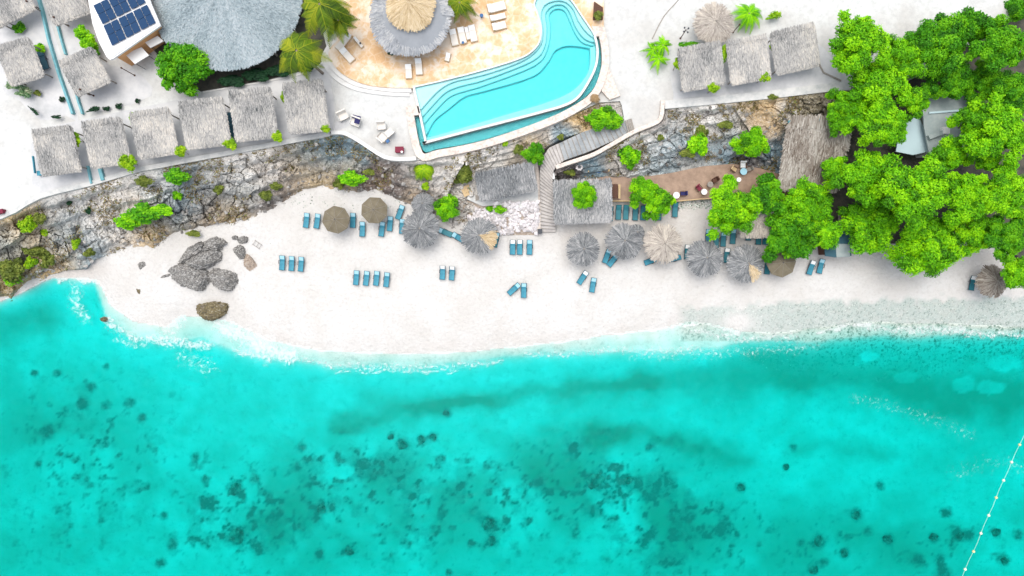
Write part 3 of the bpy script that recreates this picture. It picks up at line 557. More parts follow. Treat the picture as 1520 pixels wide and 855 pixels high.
stair('staircase', [(829,213,4.95),(815,219,4.75),(805,234,4.5),(801,255,4.1),(802,300,2.9),(802,345,1.85)], [(837,238,4.95),(828,245,4.75),(822,252,4.5),(820,266,4.1),(823,300,2.9),(825,345,1.85)], 26, 'step', 'lower staircase of narrow worn steps leading straight down onto the beach')
mb = MB()
for i in range(4): mb.box(P(931+i*2.6, 188-i*0.9, 6.05), (0.16, 1.5, 0.08), R(15))
tag(mb.build('boardwalk', M['wood_grey']), 'short grey plank bridge at the head of the upper staircase', 'boardwalk')
mb = MB(); prism(mb, [(868,258),(905,262),(960,262),(1000,256),(1042,247),(1088,243),(1130,250),(1168,262),(1168,300),(1100,300),(1060,294),(1006,298),(960,299),(907,298),(900,275),(868,272)], 2.62, 2.5)
dk = empty('wood_deck', P(1010, 280, 1.8), 0, 'long brown wooden deck at the foot of the rock face', 'deck')
def child_of(o, root):   # parent a mesh that was written in world coordinates
    o.parent = root; o.matrix_parent_inverse = Matrix.Translation(-Vector(root.location)); return o
child_of(mb.build('planks', M['deck']), dk)
mb = MB(); ribbon(mb, [(907,298.5,2.5),(1006,298.5,2.5),(1040,295.5,2.5),(1060,294.5,2.5)], 0.12, 0.16, 0.3); child_of(mb.build('edge_beam', M['wood_tan']), dk)
for x in range(912, 1060, 24):
    mb = MB(); q = P(x, 296, 2.5); mb.tube((q.x, q.y, 1.0), (q.x, q.y, 2.49), 0.07); child_of(mb.build('post', M['wood_grey']), dk)
# platform with rubble bank
mb = MB(); prism(mb, [(690,268),(708,262),(798,240),(799,306),(770,308),(740,304),(716,306),(694,296)], 3.3, 1.2); o = mb.build('platform_ground', M['concrete']); o['kind'] = 'structure'
bx, by = np.meshgrid(np.arange(640, 801, 3.0), np.arange(298, 352, 3.0)); bz = 3.25-(by-302)/46*1.5; bz = np.where(by < 304, 3.22, bz); bz = bz-(np.clip(716-bx, 0, 80)/40)
bz = np.where(by > 349, 1.2, bz); V = PN(bx.ravel(), by.ravel(), bz.ravel()); nx = bx.shape[1]; I, J = np.meshgrid(np.arange(nx-1), np.arange(bx.shape[0]-1)); a = (J*nx+I).ravel()
o = link_mesh('bank_ground', np_mesh('bank_ground', V, np.stack([a+nx, a+nx+1, a+1, a], 1)), M['boulder_tan']); o['kind'] = 'structure'
def stones(name, pts, mt, flat=0.6, seed=0):
    """pts: (x,y,z,r) world; one lumpy stone each"""
    r = np.random.default_rng(seed); base = np.array([(1,0,0),(.6,.8,.1),(-.5,.9,-.1),(-1,.1,.1),(-.6,-.8,0),(.5,-.9,.1),(.35,.3,.9),(-.4,.25,.95),(0,-.45,.9)]); faces = []
    fc = [(0,1,6),(1,2,7),(1,7,6),(2,3,7),(3,4,8),(3,8,7),(4,5,8),(5,0,6),(5,6,8),(6,7,8)]; fc = np.array(fc)
    pts = np.array(pts); n = len(pts); b = base[None]*(1+r.uniform(-.28, .28, (n, 9, 1))); th = r.uniform(0, 6.28, n); c, s = np.cos(th)[:, None], np.sin(th)[:, None]
    x = b[..., 0]*c-b[..., 1]*s*0.8; y = b[..., 0]*s+b[..., 1]*c*0.8; z = b[..., 2]*flat
    V = np.stack([x, y, z], -1)*pts[:, None, 3:4]+pts[:, None, :3]; F = (fc[None]+np.arange(n)[:, None, None]*9).reshape(-1, 3)
    me = np_mesh(name, V.reshape(-1, 3), F, tone=np.repeat(r.random(n), 10)); return link_mesh(name, me, M[mt])
pts = []
for _ in range(900):
    x, y = random.uniform(664, 800), random.uniform(300, 350)
    if x < 735 and y < 310: continue
    if y > 344+3*math.sin(x/9)-(800-x)*0.02 or (x < 700 and y < 320): continue
    z = 3.25-(y-302)/46*1.5-max(716-x, 0)/40; pts.append((*P(x, y, z+0.05), random.uniform(0.12, 0.42)))
o = stones('white_rubble', pts, 'rubble', 0.6, 2); o['kind'] = 'stuff'; o['label'] = 'bank of broken white limestone below the platform'; o['category'] = 'rubble'
pts = []
for _ in range(9000):
    x, y = random.uniform(1005, 1560), random.uniform(440, 560)
    if y < 458-(x-1010)*0.03 or random.random() > (0.25+0.75*(x-1005)/500) or math.hypot((x-1095)/26, (y-478)/14) < 1: continue
    if y > 515 and random.random() < (y-515)/40: continue
    pts.append((*P(x, y, gz(x, y)), random.uniform(0.02, 0.065)))
o = stones('pebbles', pts, 'pebble', 0.6, 5); o['kind'] = 'stuff'; o['label'] = 'pebble beach at the waterline on the right'; o['category'] = 'pebbles'
pts = []
for _ in range(260):
    x = random.uniform(90, 1400); y = random.uniform(300, 505); pts.append((*P(x, y, gz(x, y)), random.uniform(0.02, 0.055))) if y > 345 else None
for _ in range(220):
    x = random.uniform(425, 660); pts.append((*P(x, random.gauss(298, 8), 1.76), random.uniform(0.03, 0.14)))
for _ in range(160): x = random.uniform(1006, 1062); y = random.uniform(299, 312)-abs(x-1010)*.05; pts.append((*P(x, y, 1.75), random.uniform(0.04, 0.13)))
pts = [p for p in pts if p]; o = stones('scattered_stones', pts, 'pebble', 0.6, 8); o['kind'] = 'stuff'; o['label'] = 'small loose stones lying about on the sand'; o['category'] = 'stones'
pts = []
for _ in range(700):
    x = random.uniform(30, 1220); y = np.interp(x, [p[0] for p in botL], [p[1] for p in botL]) if x < 700 else 260; y -= abs(random.gauss(0, 30))
    if (700 < x < 970): continue
    if x > 970: y = random.uniform(160, 245)
    z = surfz(x, y, -9)
    if z > 0: pts.append((*P(x, y, z), random.uniform(0.08, 0.32)))
o = stones('cliff_scree', pts, 'scree', 0.6, 9); o['kind'] = 'stuff'; o['label'] = 'loose pale stones lying on the rock faces'; o['category'] = 'scree'

cs, ds = [], []
for gx, gy, z, keep in HF:
    n_ = int(keep.sum()*.55); ii = rng.integers(0, len(gx), n_*3); jj = rng.integers(0, len(gy), n_*3); xx, yy = gx[ii], gy[jj]
    ok = keep[jj, ii] & (fbm(xx, yy, 34, 4, 71)*.6+fbm(xx, yy, 11, 3, 72)*.4 > .575) & (z[jj, ii] > .5); cs.append(PN(xx[ok], yy[ok], z[jj, ii][ok]+.05))
cs = np.concatenate(cs); n_ = len(cs); dd = rng.normal(size=(n_, 3)); dd[:, 2] = np.abs(dd[:, 2])*.7; nn = rng.normal(0, .5, (n_, 3))+np.array([0, 0, 1.]); dd /= np.linalg.norm(dd, axis=1)[:, None]
bb = np.cross(nn, dd); bb /= np.linalg.norm(bb, axis=1)[:, None]; Lc = rng.uniform(.10, .30, n_)[:, None]; Wc = rng.uniform(.02, .06, n_)[:, None]
Vc = np.stack([cs-bb*Wc, cs+bb*Wc, cs+dd*Lc+bb*Wc*.4, cs+dd*Lc-bb*Wc*.4], 1).reshape(-1, 3)
M['scrub'] = mat('dry_scrub', rough=0.9, attr='tone', ramp=[(0, (0.05, 0.045, 0.02)), (0.4, (0.16, 0.11, 0.04)), (0.75, (0.30, 0.22, 0.09)), (1, (0.14, 0.20, 0.03))])
o = link_mesh('dry_scrub', np_mesh('dry_scrub', Vc, np.arange(n_*4).reshape(n_, 4), tone=rng.random(n_)), M['scrub']); o['kind'] = 'stuff'; o['label'] = 'dry brown scrub growing in patches over the rock faces'; o['category'] = 'scrub'

# ---------------------------------------------------------------- swimming pool
zp = 6.45
pool = empty('swimming_pool', P(750, 110, 5), 0, 'long curved turquoise swimming pool with shallow steps and a round end', 'pool')
A_ = [(624.5,163),(640,145),(655,131),(674,121),(701,115),(740,104),(783,86),(803,65),(806,42),(803,23),(808,8),(823,1),(838,2),(850.5,12.6),(859,31.6),(871.6,48.4),(883,57)]
B_ = [(626,174),(645,153),(661,137),(682,128),(720,118),(789.5,90.5),(808,69.5),(811.6,42),(809.5,21),(817,10.5),(827,6.3),(838,8.4),(846.3,19),(854.7,40),(867.4,56.8),(883,63)]
C_ = [(629,184),(650,160),(668,143),(690,135),(720,126),(793.7,97),(812.6,71.6),(817,42),(814.7,23),(821,14.7),(829.5,12.6),(839,17),(846,31.6),(854.7,50.5),(865,63),(883,68.4)]
D_ = [(634,198),(645,178),(665,162),(690,143),(720,134.7),(789.5,113.7),(812.6,92.6),(823,75.8),(838,68.4),(857,68.4),(875.8,71.6)]
LOW = [(876,90),(871.6,109),(857,128),(838,141),(804,154),(740,173),(638,203)]
sA, sB, sC, sD, sL = (smooth(l, 4) for l in (A_, B_, C_, D_, [D_[-1]]+LOW+[D_[0]]))
iL = POOL.index((883,53)); up = smooth(POOL[:iL+1], 4); dn = smooth(POOL[iL:-1]+[(632,211)], 4)
full = up+dn[1:]+[(623,168)]
def pp(name, poly, zt, zb, mt, holes=()):
    mb = MB(); prism(mb, poly, zt, zb, holes); return child_of(mb.build(name, M[mt]), pool)
pp('basin_floor', full, zp-1.4, zp-1.95, 'tile')
pp('step', up+sA[::-1], zp-0.32, zp-1.75, 'tile'); pp('step', sA+sB[::-1], zp-0.55, zp-1.75, 'tile'); pp('step', sB+sC[::-1], zp-0.8, zp-1.75, 'tile'); pp('step', sC+sD[::-1], zp-1.05, zp-1.75, 'tile')
pp('bench', [(883,68.4)]+[q for q in dn if q[1] > 70]+[(629,184),(634,198)]+sL[::-1], zp-0.7, zp-1.75, 'tile')
for ln, zz in ((sA, zp-0.32), (sB, zp-0.55), (sC, zp-0.8), (sD, zp-1.05), (sL, zp-0.7)):
    mb = MB(); ribbon(mb, [(x, y, zz) for x, y in ln], 0.10, 0.006, 0.05); child_of(mb.build('edge_tile', M['tile_edge']), pool)
pp('water', full, zp-0.06, zp-1.74, 'pool')
for pl in ([(602,157),(621,157),(624,170),(604,173)], [(878,38),(898,40),(899,52),(884,54)]): pp('end_pier', pl, zp+.03, 4.0, 'stonewall')
mb = MB(); ribbon(mb, [(x, y, zp) for x, y in up], 0.16, 0.02, 1.9); child_of(mb.build('coping', M['concrete_white']), pool)
mb = MB(); ribbon(mb, [(x, y, zp) for x, y in dn]+[(623,168,zp)], 0.26, 0.01, 1.9); child_of(mb.build('overflow_rim', M['concrete_white']), pool)
mb = MB(); ribbon(mb, [(623,168,zp),(614,129,zp)], 0.26, 0.03, 1.9); child_of(mb.build('end_coping', M['concrete_white']), pool)
TO = smooth([(612,170),(627,222.5),(650,221),(700,212),(740,201),(800,181),(846,160),(878,135),(893,105),(894,74),(889,50)], 4)
rim = [(x, y) for x, y in dn[::-1]]
pp('trough_floor', [(620,168)]+TO+[(885,52)]+rim[::-1]+[(632,211)], zp-0.9, zp-1.1, 'tile_dark')
mid = smooth([(608,166),(622.5,229),(652,227.5),(700,218.5),(740,207.5),(800,186.5),(848,165),(882,140),(897,105),(898.5,74),(893,46)], 4)
mb = MB(); ribbon(mb, [(x, y, 6.5) for x, y in mid], 0.86, 0.0, 2.6); child_of(mb.build('stone_wall', M['stonewall']), pool)
trw = MB(); prism(trw, [(620,168)]+TO+[(887,52)]+rim[::-1]+[(632,211)], zp-0.35, zp-0.89); child_of(trw.build('trough_water', M['pool']), pool)
# pool deck and its curved steps
e0 = [(500,60),(488,76),(492,92),(505,107),(525,119),(550,127),(580,130),(612,130.5)]; e1 = [(494,60),(483,80),(488,97),(501,112),(522,125),(548,132),(580,136),(611,137)]; e2 = [(490,60),(477,84),(482,101),(497,118),(519,131),(546,138),(580,142),(608,143)]
mb = MB(); prism(mb, [(500,-260)]+smooth(e0, 4)+[(x, y) for x, y in up if x > 614]+[(896,46),(899,-260)], zp, 5.3); o = mb.build('pool_deck', M['flag']); o['kind'] = 'structure'
mb = MB(); prism(mb, smooth(e1, 4)+[(610,128),(520,60)], 6.3, 5.3); prism(mb, smooth(e2, 4)+[(608,133),(520,60)], 6.15, 5.3)
tag(mb.build('curved_steps', M['concrete_white']), 'curved white steps between the flagstone pool deck and the plaza', 'steps')

# ---------------------------------------------------------------- thatch
def cards(C, D, N, L, W, tone, name):
    """pointed blades: centre C, along D, facing N"""
    D = D/np.linalg.norm(D, axis=1, keepdims=True); B = np.cross(N, D); B /= np.linalg.norm(B, axis=1, keepdims=True)+1e-9
    L = L[:, None]; W = W[:, None]; n = len(C)
    V = np.stack([C-D*L/2-B*W*.35, C-D*L/2+B*W*.35, C+D*L/2+B*W/2, C+D*L/2-B*W/2], 1).reshape(-1, 3); F = np.arange(n*4).reshape(n, 4); return V, F, tone
def rnd(n, a, b): return rng.uniform(a, b, n)
def thatch_plane(name, w, l, drop, n, bl=0.75, bw=0.10, thick=0.16, over=0.35):
    """roof surface, slope falls toward -y by drop"""
    x = rnd(n, -w/2, w/2); y = rnd(n, -l/2, l/2+.05); z = (y/l)*drop+thick/2+rnd(n, 0.0, 0.10)+0.12*np.exp(-((y-l/2)/0.3)**2)
    D = np.stack([rnd(n, -.28, .28), -np.ones(n), -drop/l+rnd(n, -.10, .12)], 1); Nn = np.tile((0, 0, 1.), (n, 1))+rng.normal(0, .25, (n, 3))
    ne = int(n*0.22); sx = np.where(rng.random(ne) < .5, -1, 1)
    xe = sx*(w/2+rnd(ne, -.12, .08)); ye = rnd(ne, -l/2, l/2); ze = (ye/l)*drop+rnd(ne, -.05, .12)
    De = np.stack([sx*rnd(ne, .1, .9), -np.ones(ne), rnd(ne, -.5, 0)], 1)
    nf = int(n*0.16); xf = rnd(nf, -w/2, w/2); yf = np.full(nf, -l/2)-rnd(nf, 0, .2); zf = np.full(nf, -drop/2)+rnd(nf, -.12, .1); Df = np.stack([rnd(nf, -.3, .3), -np.ones(nf), rnd(nf, -.6, -.1)], 1)
    C = np.concatenate([np.stack([x, y, z], 1), np.stack([xe, ye, ze], 1), np.stack([xf, yf, zf], 1)]); D = np.concatenate([D, De, Df]); Nn = np.concatenate([Nn, np.tile((0, 0, 1.), (ne+nf, 1))])
    sd = int(rng.integers(0, 200)); C[:, 2] += .10*(vnoise(C[:, 0]*.7+sd, C[:, 1]*.7, sd)-.5)
    m_ = len(C); t = np.clip(rng.beta(2.6, 2.2, m_)*.8+rng.uniform(.07, .24)+.5*(vnoise(C[:, 0]*.55+sd, C[:, 1]*.55+sd, sd+3)-.5)+.10*(-C[:, 1]/l), 0, 1)
    V, F, t = cards(C, D, Nn, rnd(m_, .5, 1.2)*bl, rnd(m_, .6, 1.4)*bw, t, name)
    # slab under the blades
    q = []
    for (a, b) in ((-1, -1), (1, -1), (1, 1), (-1, 1)):
        for h in (-thick/2, thick/2): q.append((a*w/2, b*l/2, b*drop/2+h))
    q = np.array(q); k = len(V); fs = np.array([(0, 2, 4, 6), (1, 3, 5, 7), (0, 1, 3, 2), (2, 3, 5, 4), (4, 5, 7, 6), (6, 7, 1, 0)])+k; fs[0] = fs[0][::-1]
    return np_mesh(name, np.concatenate([V, q]), np.concatenate([F, fs]), tone=np.concatenate([t, np.full(6, .3)]))
def thatch_cone(name, Rr, rise, n, bl=0.8, bw=0.09, r0=0.0, wob=0.0, seed=0, jit=.16, sector=None):
    r_ = np.random.default_rng(seed); th = r_.uniform(0, 2*np.pi, n); rr = r0+(Rr-r0)*np.sqrt(r_.random(n)*(1-0.02)+0.02); wv = 1+wob*(vnoise(th*1.3+9, th*0, seed)-.5)
    rr2 = rr*wv; z = rise*(1-rr/Rr)+r_.uniform(0, .10, n); c, s = np.cos(th), np.sin(th); j = r_.uniform(-jit, jit, n)
    C = np.stack([c*rr2, s*rr2, z], 1); D = np.stack([c-s*j, s+c*j, -rise/Rr+r_.uniform(-.14, .08, n)], 1); Nn = np.stack([c*.3, s*.3, np.ones(n)], 1)+r_.normal(0, .25, (n, 3))
    big = vnoise(th*5.1, th*0+3, seed+4)
    V, F, t = cards(C, D, Nn, r_.uniform(.5, 1.15, n)*bl, r_.uniform(.6, 1.4, n)*bw, np.clip(r_.beta(2, 2, n)*.75+.35*big-.05, 0, 1), name)
    k = len(V); m_ = 28; a = np.arange(m_)*2*np.pi/m_; ring = np.stack([np.cos(a)*Rr*.97, np.sin(a)*Rr*.97, 0*a], 1); rin = np.stack([np.cos(a)*max(r0, .05), np.sin(a)*max(r0, .05), 0*a+rise-.02], 1)
    fr = np.array([(k+i, k+(i+1) % m_, k+m_+(i+1) % m_, k+m_+i) for i in range(m_)])
    mi = None
    if sector is not None:
        a0, wd = sector; da = np.abs((th-a0+np.pi) % (2*np.pi)-np.pi); mi = np.concatenate([(da < wd*r_.uniform(.6, 1.25, n)) & (rr > Rr*.12), np.zeros(m_, bool)]).astype(int)
    return np_mesh(name, np.concatenate([V, ring, rin]), np.concatenate([F, fr]), tone=np.concatenate([t, np.full(m_, .28)]), mat_idx=mi)
def hut(name, px, py, w, l, rot, zroof, zg, mt, label, n=6500, group=None, drop=0.7, bl=.5, cat='hut', bw=.075):
    k = k_at(zroof); W, Ll = w*k, l*k; q = P(px, py, zroof); h = zroof-zg
    root = empty(name, (q.x, q.y, zg), R(rot), label, cat, group)
    rf = link_mesh('thatch_roof', thatch_plane('thatch_roof', W, Ll, drop, n, bl, bw), M[mt], root); rf.location = (0, 0, h)
    for sx in (-1, 1):
        mb = MB(); mb.tube((sx*(W/2-.12), -Ll/2-.08, h-drop/2-.16), (sx*(W/2-.12), Ll/2+.05, h+drop/2-.16), .06); mb.build('rafter', M['wood_tan'], root)
        for sy in (-1, 1):
            mb = MB(); mb.tube((sx*(W/2-.3), sy*(Ll/2-.35), 0), (sx*(W/2-.3), sy*(Ll/2-.35), h+sy*drop*.42-.12), .085, .07); mb.build('post', M['wood_grey'], root)
    mb = MB(); mb.box((0, Ll/2-.35, h+drop*.4-.24), (W-.3, .1, .1)); mb.build('crossbeam', M['wood_grey'], root)
    return root
g = 'thatched huts in the row above the sea wall'
hut('thatched_hut', 84, 223, 57, 60, 7, 8.5, 6, 'thatch_grey', 'leftmost thatched hut of the row above the sea wall, beside the blue bench', group=g)
hut('thatched_hut', 158, 211, 56, 60, 8, 8.5, 6, 'thatch_grey', 'second thatched hut from the left in the sea wall row, between two green shrubs', group=g)
hut('thatched_hut', 229, 197, 57, 60, 8, 8.5, 6, 'thatch_grey', 'third thatched hut from the left in the sea wall row', group=g)
hut('thatched_hut', 304, 182, 64, 62, 7, 8.5, 6, 'thatch_grey', 'wide thatched hut, fourth from the left, just below the dark planting bed', group=g)
hut('thatched_hut', 376, 169, 60, 66, 6, 8.5, 6, 'thatch_grey', 'fifth hut from the left in the sea wall row, right of two slate loungers', group=g)
hut('thatched_hut', 454, 158, 57, 66, 6, 8.5, 6, 'thatch_grey', 'rightmost thatched hut of the sea wall row, beside the white plaza', group=g)
g = 'thatched huts in the upper left garden'
hut('thatched_hut', 30, 91, 50, 50, 16, 8.5, 6, 'thatch_grey', 'thatched hut in the left garden with a slate lounger beside it', group=g)
hut('thatched_hut', 8, 0, 62, 50, 28, 8.5, 6, 'thatch_grey', 'thatched hut cut off by the top left corner', group=g)
hut('thatched_hut', 96, -2, 56, 52, 20, 8.5, 6, 'thatch_grey', 'thatched hut at the top edge between the teal wall and the solar roof', group=g)
hut('thatched_hut', 126, 106, 52, 46, 24, 8.5, 6, 'thatch_grey', 'thatched hut below the long bush and left of the orange building', group=g)
g = 'thatched huts above the right hand sea wall'
hut('thatched_hut', 1041, 98, 61, 55, 10, 8.5, 6, 'thatch_grey', 'left one of the three thatched huts above the rock face, beside the feathery palms', group=g)
hut('thatched_hut', 1111, 88, 57, 56, 10, 8.5, 6, 'thatch_grey', 'middle one of the three thatched huts above the rock face', group=g)
hut('thatched_hut', 1180, 72, 64, 55, 13, 8.5, 6, 'thatch_grey', 'right one of the three thatched huts above the rock face, nearest the big trees', group=g)
hut('thatched_shelter', 751, 269, 84, 36, 11, 5.4, 3.3, 'thatch_slate', 'low grey thatched shelter on the small platform above the white rubble', 3400, drop=.5, cat='shelter')
hut('thatched_shelter', 865, 298, 83, 58, 2, 4.6, 1.9, 'thatch_slate', 'square slate grey thatched shelter with a round green tree growing through it', 4600, drop=.6, cat='shelter')
hut('thatched_shelter', 1209, 228, 84, 86, -2, 6.0, 2.2, 'thatch_brown', 'large shaggy brown and grey thatched shelter against the big trees', 5200, drop=2.2, bl=1.5, cat='shelter', bw=.12)
hut('thatched_shelter', 1122, 336, 42, 26, 0, 4.0, 1.8, 'thatch_pale', 'small worn thatched shelter half hidden under the tree over the loungers', 1000, drop=.4, cat='shelter')
# the big round roof and the two-tier palapa
q = P(335, -10, 8.6); root = empty('round_thatched_hall', (q.x, q.y, 6), 0, 'huge round blue grey thatched roof at the top edge', 'building'); Rr = 114*k_at(8.6)
o = link_mesh('thatch_roof', thatch_cone('thatch_roof', Rr, 1.3, 42000, .34, .10, jit=.9), M['thatch_blue'], root); o.location = (0, 0, 2.6)
for i in range(14):
    t = i*2*math.pi/14; mb = MB(); mb.tube((math.cos(t)*(Rr-.8), math.sin(t)*(Rr-.8), 0), (math.cos(t)*(Rr-.8), math.sin(t)*(Rr-.8), 2.7), .12); mb.build('post', M['wood_grey'], root)
mb = MB(); mb.lathe([(Rr-2.5, 0), (Rr-2.5, 2.8)], 32); mb.build('wall', M['concrete'], root)
q = P(612, 24, 9.0); root = empty('two_tier_palapa', (q.x, q.y, 6.45), 0, 'round two tier palapa bar, tan thatch top over a grey blue lower skirt', 'palapa'); Rr = 57*k_at(9.0)
o = link_mesh('lower_roof', thatch_cone('lower_roof', Rr, 1.3, 7000, .8, .10, 1.6, .16, 3), M['thatch_skirt'], root); o.location = (0, 0, 2.5)
o = link_mesh('upper_roof', thatch_cone('upper_roof', 34*k_at(10.6), 1.5, 3600, .8, .10, 0, .1, 4), M['thatch_tan'], root); o.location = (0.0, .55, 3.95)
for i in range(8):
    t = i*2*math.pi/8; mb = MB(); mb.tube((math.cos(t)*(Rr-.7), math.sin(t)*(Rr-.7), 0), (math.cos(t)*(Rr-.7), math.sin(t)*(Rr-.7), 2.6), .1); mb.build('post', M['wood_tan'], root)
mb = MB(); mb.lathe([(2.2, 0), (2.4, 1.1), (1.9, 1.1), (1.9, 0)], 20); mb.build('bar_counter', M['wood_tan'], root)
# thatched beach umbrellas
def thatch_umbrella(px, py, r, mt, label, zt=None, h=2.3, tan=None, group='thatched beach umbrellas'):
    zg = gz(px, py) if zt is None else zt; z = zg+h; q = P(px, py, z); root = empty('thatched_umbrella', (q.x, q.y, zg), rng.uniform(0, 6), label, 'umbrella', group); Rw = r*k_at(z)
    o = link_mesh('thatch_canopy', thatch_cone('thatch_canopy', Rw, .95, 1500, .75, .075, 0, .14, int(px), sector=tan), [M[mt], M['thatch_tan']], root); o.location = (0, 0, h-.15)
    if tan: root.rotation_euler[2] = 0
    mb = MB(); mb.lathe([(0.02, .16), (.10, .1), (.13, -.06), (.07, -.12)], 8, (0, 0, h+.8)); mb.build('finial', M['wood_grey'], root)
    mb = MB(); mb.tube((0, 0, -.1), (0, 0, h+.75), .075, .06); mb.build('pole', M['wood_grey'], root)
    return root
thatch_umbrella(624, 340, 26, 'thatch_slate', 'grey thatched umbrella between the olive umbrellas and the white rubble bank')
thatch_umbrella(711, 350, 25, 'thatch_slate', 'grey thatched umbrella with a tan straw patch in front of the white rubble', tan=(-.25, .62))
thatch_umbrella(866, 370, 22.5, 'thatch_slate', 'small dark thatched umbrella below the square shelter with the tree')
thatch_umbrella(926, 358, 24.5, 'thatch_slate', 'dark thatched umbrella with two crossed blue loungers at its lower left')
thatch_umbrella(985, 362, 27, 'thatch_pale', 'pale straw coloured thatched umbrella in the beach row')
thatch_umbrella(1047, 383, 24.5, 'thatch_slate', 'slate thatched umbrella between the straw coloured one and the one with a pale patch')
thatch_umbrella(1108, 391, 26, 'thatch_slate', 'blue grey thatched umbrella with a pale straw patch, beside the small canvas umbrella', tan=(-.9, .42))
thatch_umbrella(1474, 417, 22, 'thatch_brown', 'ragged brown thatched umbrella alone at the far right of the beach')
thatch_umbrella(628, 303, 15, 'thatch_slate', 'small dark thatched umbrella against the rocks, behind a larger grey one', 1.8, 1.9)
thatch_umbrella(1060, 35, 29, 'thatch_pale', 'pale round thatched umbrella on the upper sand near the top edge', 6.0)
thatch_umbrella(945, 345, 10, 'thatch_slate', 'tiny thatched umbrella peeping out at the upper right of a dark one', h=2.1)
# canvas umbrellas
def canvas_umbrella(px, py, r, rot, label):
    zg = gz(px, py); z = zg+2.2; q = P(px, py, z); root = empty('canvas_umbrella', (q.x, q.y, zg), R(rot), label, 'umbrella', 'olive canvas umbrellas'); Rw = r*k_at(z); n = 8
    mb = MB(); mb.v.append((0, 0, 2.75)); 
    for i in range(n):
        t = 2*math.pi*i/n; t2 = 2*math.pi*(i+.5)/n
        mb.v.append((math.cos(t)*Rw, math.sin(t)*Rw, 2.15)); mb.v.append((math.cos(t2)*Rw*.93, math.sin(t2)*Rw*.93, 2.11))
    for i in range(n):
        a, b, c = 1+2*i, 2+2*i, 1+2*((i+1) % n); mb.f += [(0, a, b), (0, b, c)]; mb.m += [0, 0]
    lo = len(mb.v)
    for i in range(n):
        for k_, rr in ((1+2*i, 1), (2+2*i, 1)):
            x, y, zz = mb.v[k_]; mb.v.append((x, y, zz-.14))
    for i in range(2*n): a = 1+i; b = 1+(i+1) % (2*n); mb.f.append((a, lo+i, lo+(i+1) % (2*n), b)); mb.m.append(0)
    mb.build('canopy', M['fabric_olive'], root)
    for i in range(n):
        t = 2*math.pi*i/n; mb = MB(); mb.tube((0, 0, 2.765), (math.cos(t)*Rw, math.sin(t)*Rw, 2.165), .018, n=5); mb.build('rib', M['wood_grey'], root)
    mb = MB(); mb.tube((0, 0, -.1), (0, 0, 2.85), .04); mb.build('pole', M['wood_grey'], root)
    mb = MB(); mb.lathe([(.01, .12), (.06, .06), (.05, 0)], 8, (0, 0, 2.78)); mb.build('finial', M['dark'], root)
canvas_umbrella(498.5, 326, 21, 8, 'lower left one of the two large octagonal olive canvas umbrellas')
canvas_umbrella(555.5, 312, 20.5, 20, 'upper right one of the two large octagonal olive canvas umbrellas')
canvas_umbrella(1160, 390, 22, 5, 'olive canvas umbrella half covered by the tree at the end of the thatched umbrella row')

# ---------------------------------------------------------------- loungers
def make_lounger(sl, pil, raised=22):
    root = empty('sun_lounger', (0, 0, 0)); a = R(raised); hy, hz = math.cos(a)*.66, math.sin(a)*.66
    mb = MB()
    for s in (-1, 1): mb.tube((s*.335, -.92, .30), (s*.335, .28, .30), .025, n=6); mb.tube((s*.335, .26, .30), (s*.335, .26+hy, .30+hz), .025, n=6)
    mb.tube((-.335, -.92, .30), (.335, -.92, .30), .025, n=6); mb.tube((-.335, .26+hy, .30+hz), (.335, .26+hy, .30+hz), .025, n=6); mb.tube((-.335, .26, .30), (.335, .26, .30), .02, n=6)
    mb.build('frame', M['dark'], root)
    mb = MB(); mb.box((0, -.33, .325), (.62, 1.16, .04)); mb.build('seat', M[sl], root)
    mb = MB(); mb.box((0, .26+hy/2, .335+hz/2), (.62, .64, .04), 0, a); bk = mb.build('backrest', M[sl], root)
    mb = MB(); mb.box((0, .26+hy*.60, .385+hz*.60), (.57, .46, .06), 0, a, taper=.9); mb.build('pillow', M[pil], bk)
    for s in (-1, 1):
        mb = MB(); mb.box((s*.375, .08, .52), (.06, .46, .03)); mb.tube((s*.36, -.12, .30), (s*.375, -.12, .51), .018, n=5); mb.tube((s*.36, .28, .30), (s*.375, .28, .51), .018, n=5); mb.build('armrest', M['dark'], root)
        for y in (-.8, .2):
            mb = MB(); mb.tube((s*.335, y, .29), (s*.345, y-.05, 0), .025, .02, n=6); mb.build('leg', M['dark'], root)
    return root
protos = {}
def lounger(px, py, rot, label, sl='blue', pil='paleblue', raised=22, z=None, sc=1.0, group='blue sun loungers on the beach'):
    key = (sl, pil, raised)
    if key not in protos: protos[key] = o = make_lounger(*key)
    else: o = copy_tree(protos[key])
    zg = gz(px, py)+.01 if z is None else z
    o.location = P(px, py, zg+.3); o.location.z = zg; o.rotation_euler = (0, 0, R(rot)); o.scale = (sc,)*3
    tag(o, label, 'sun lounger', group)
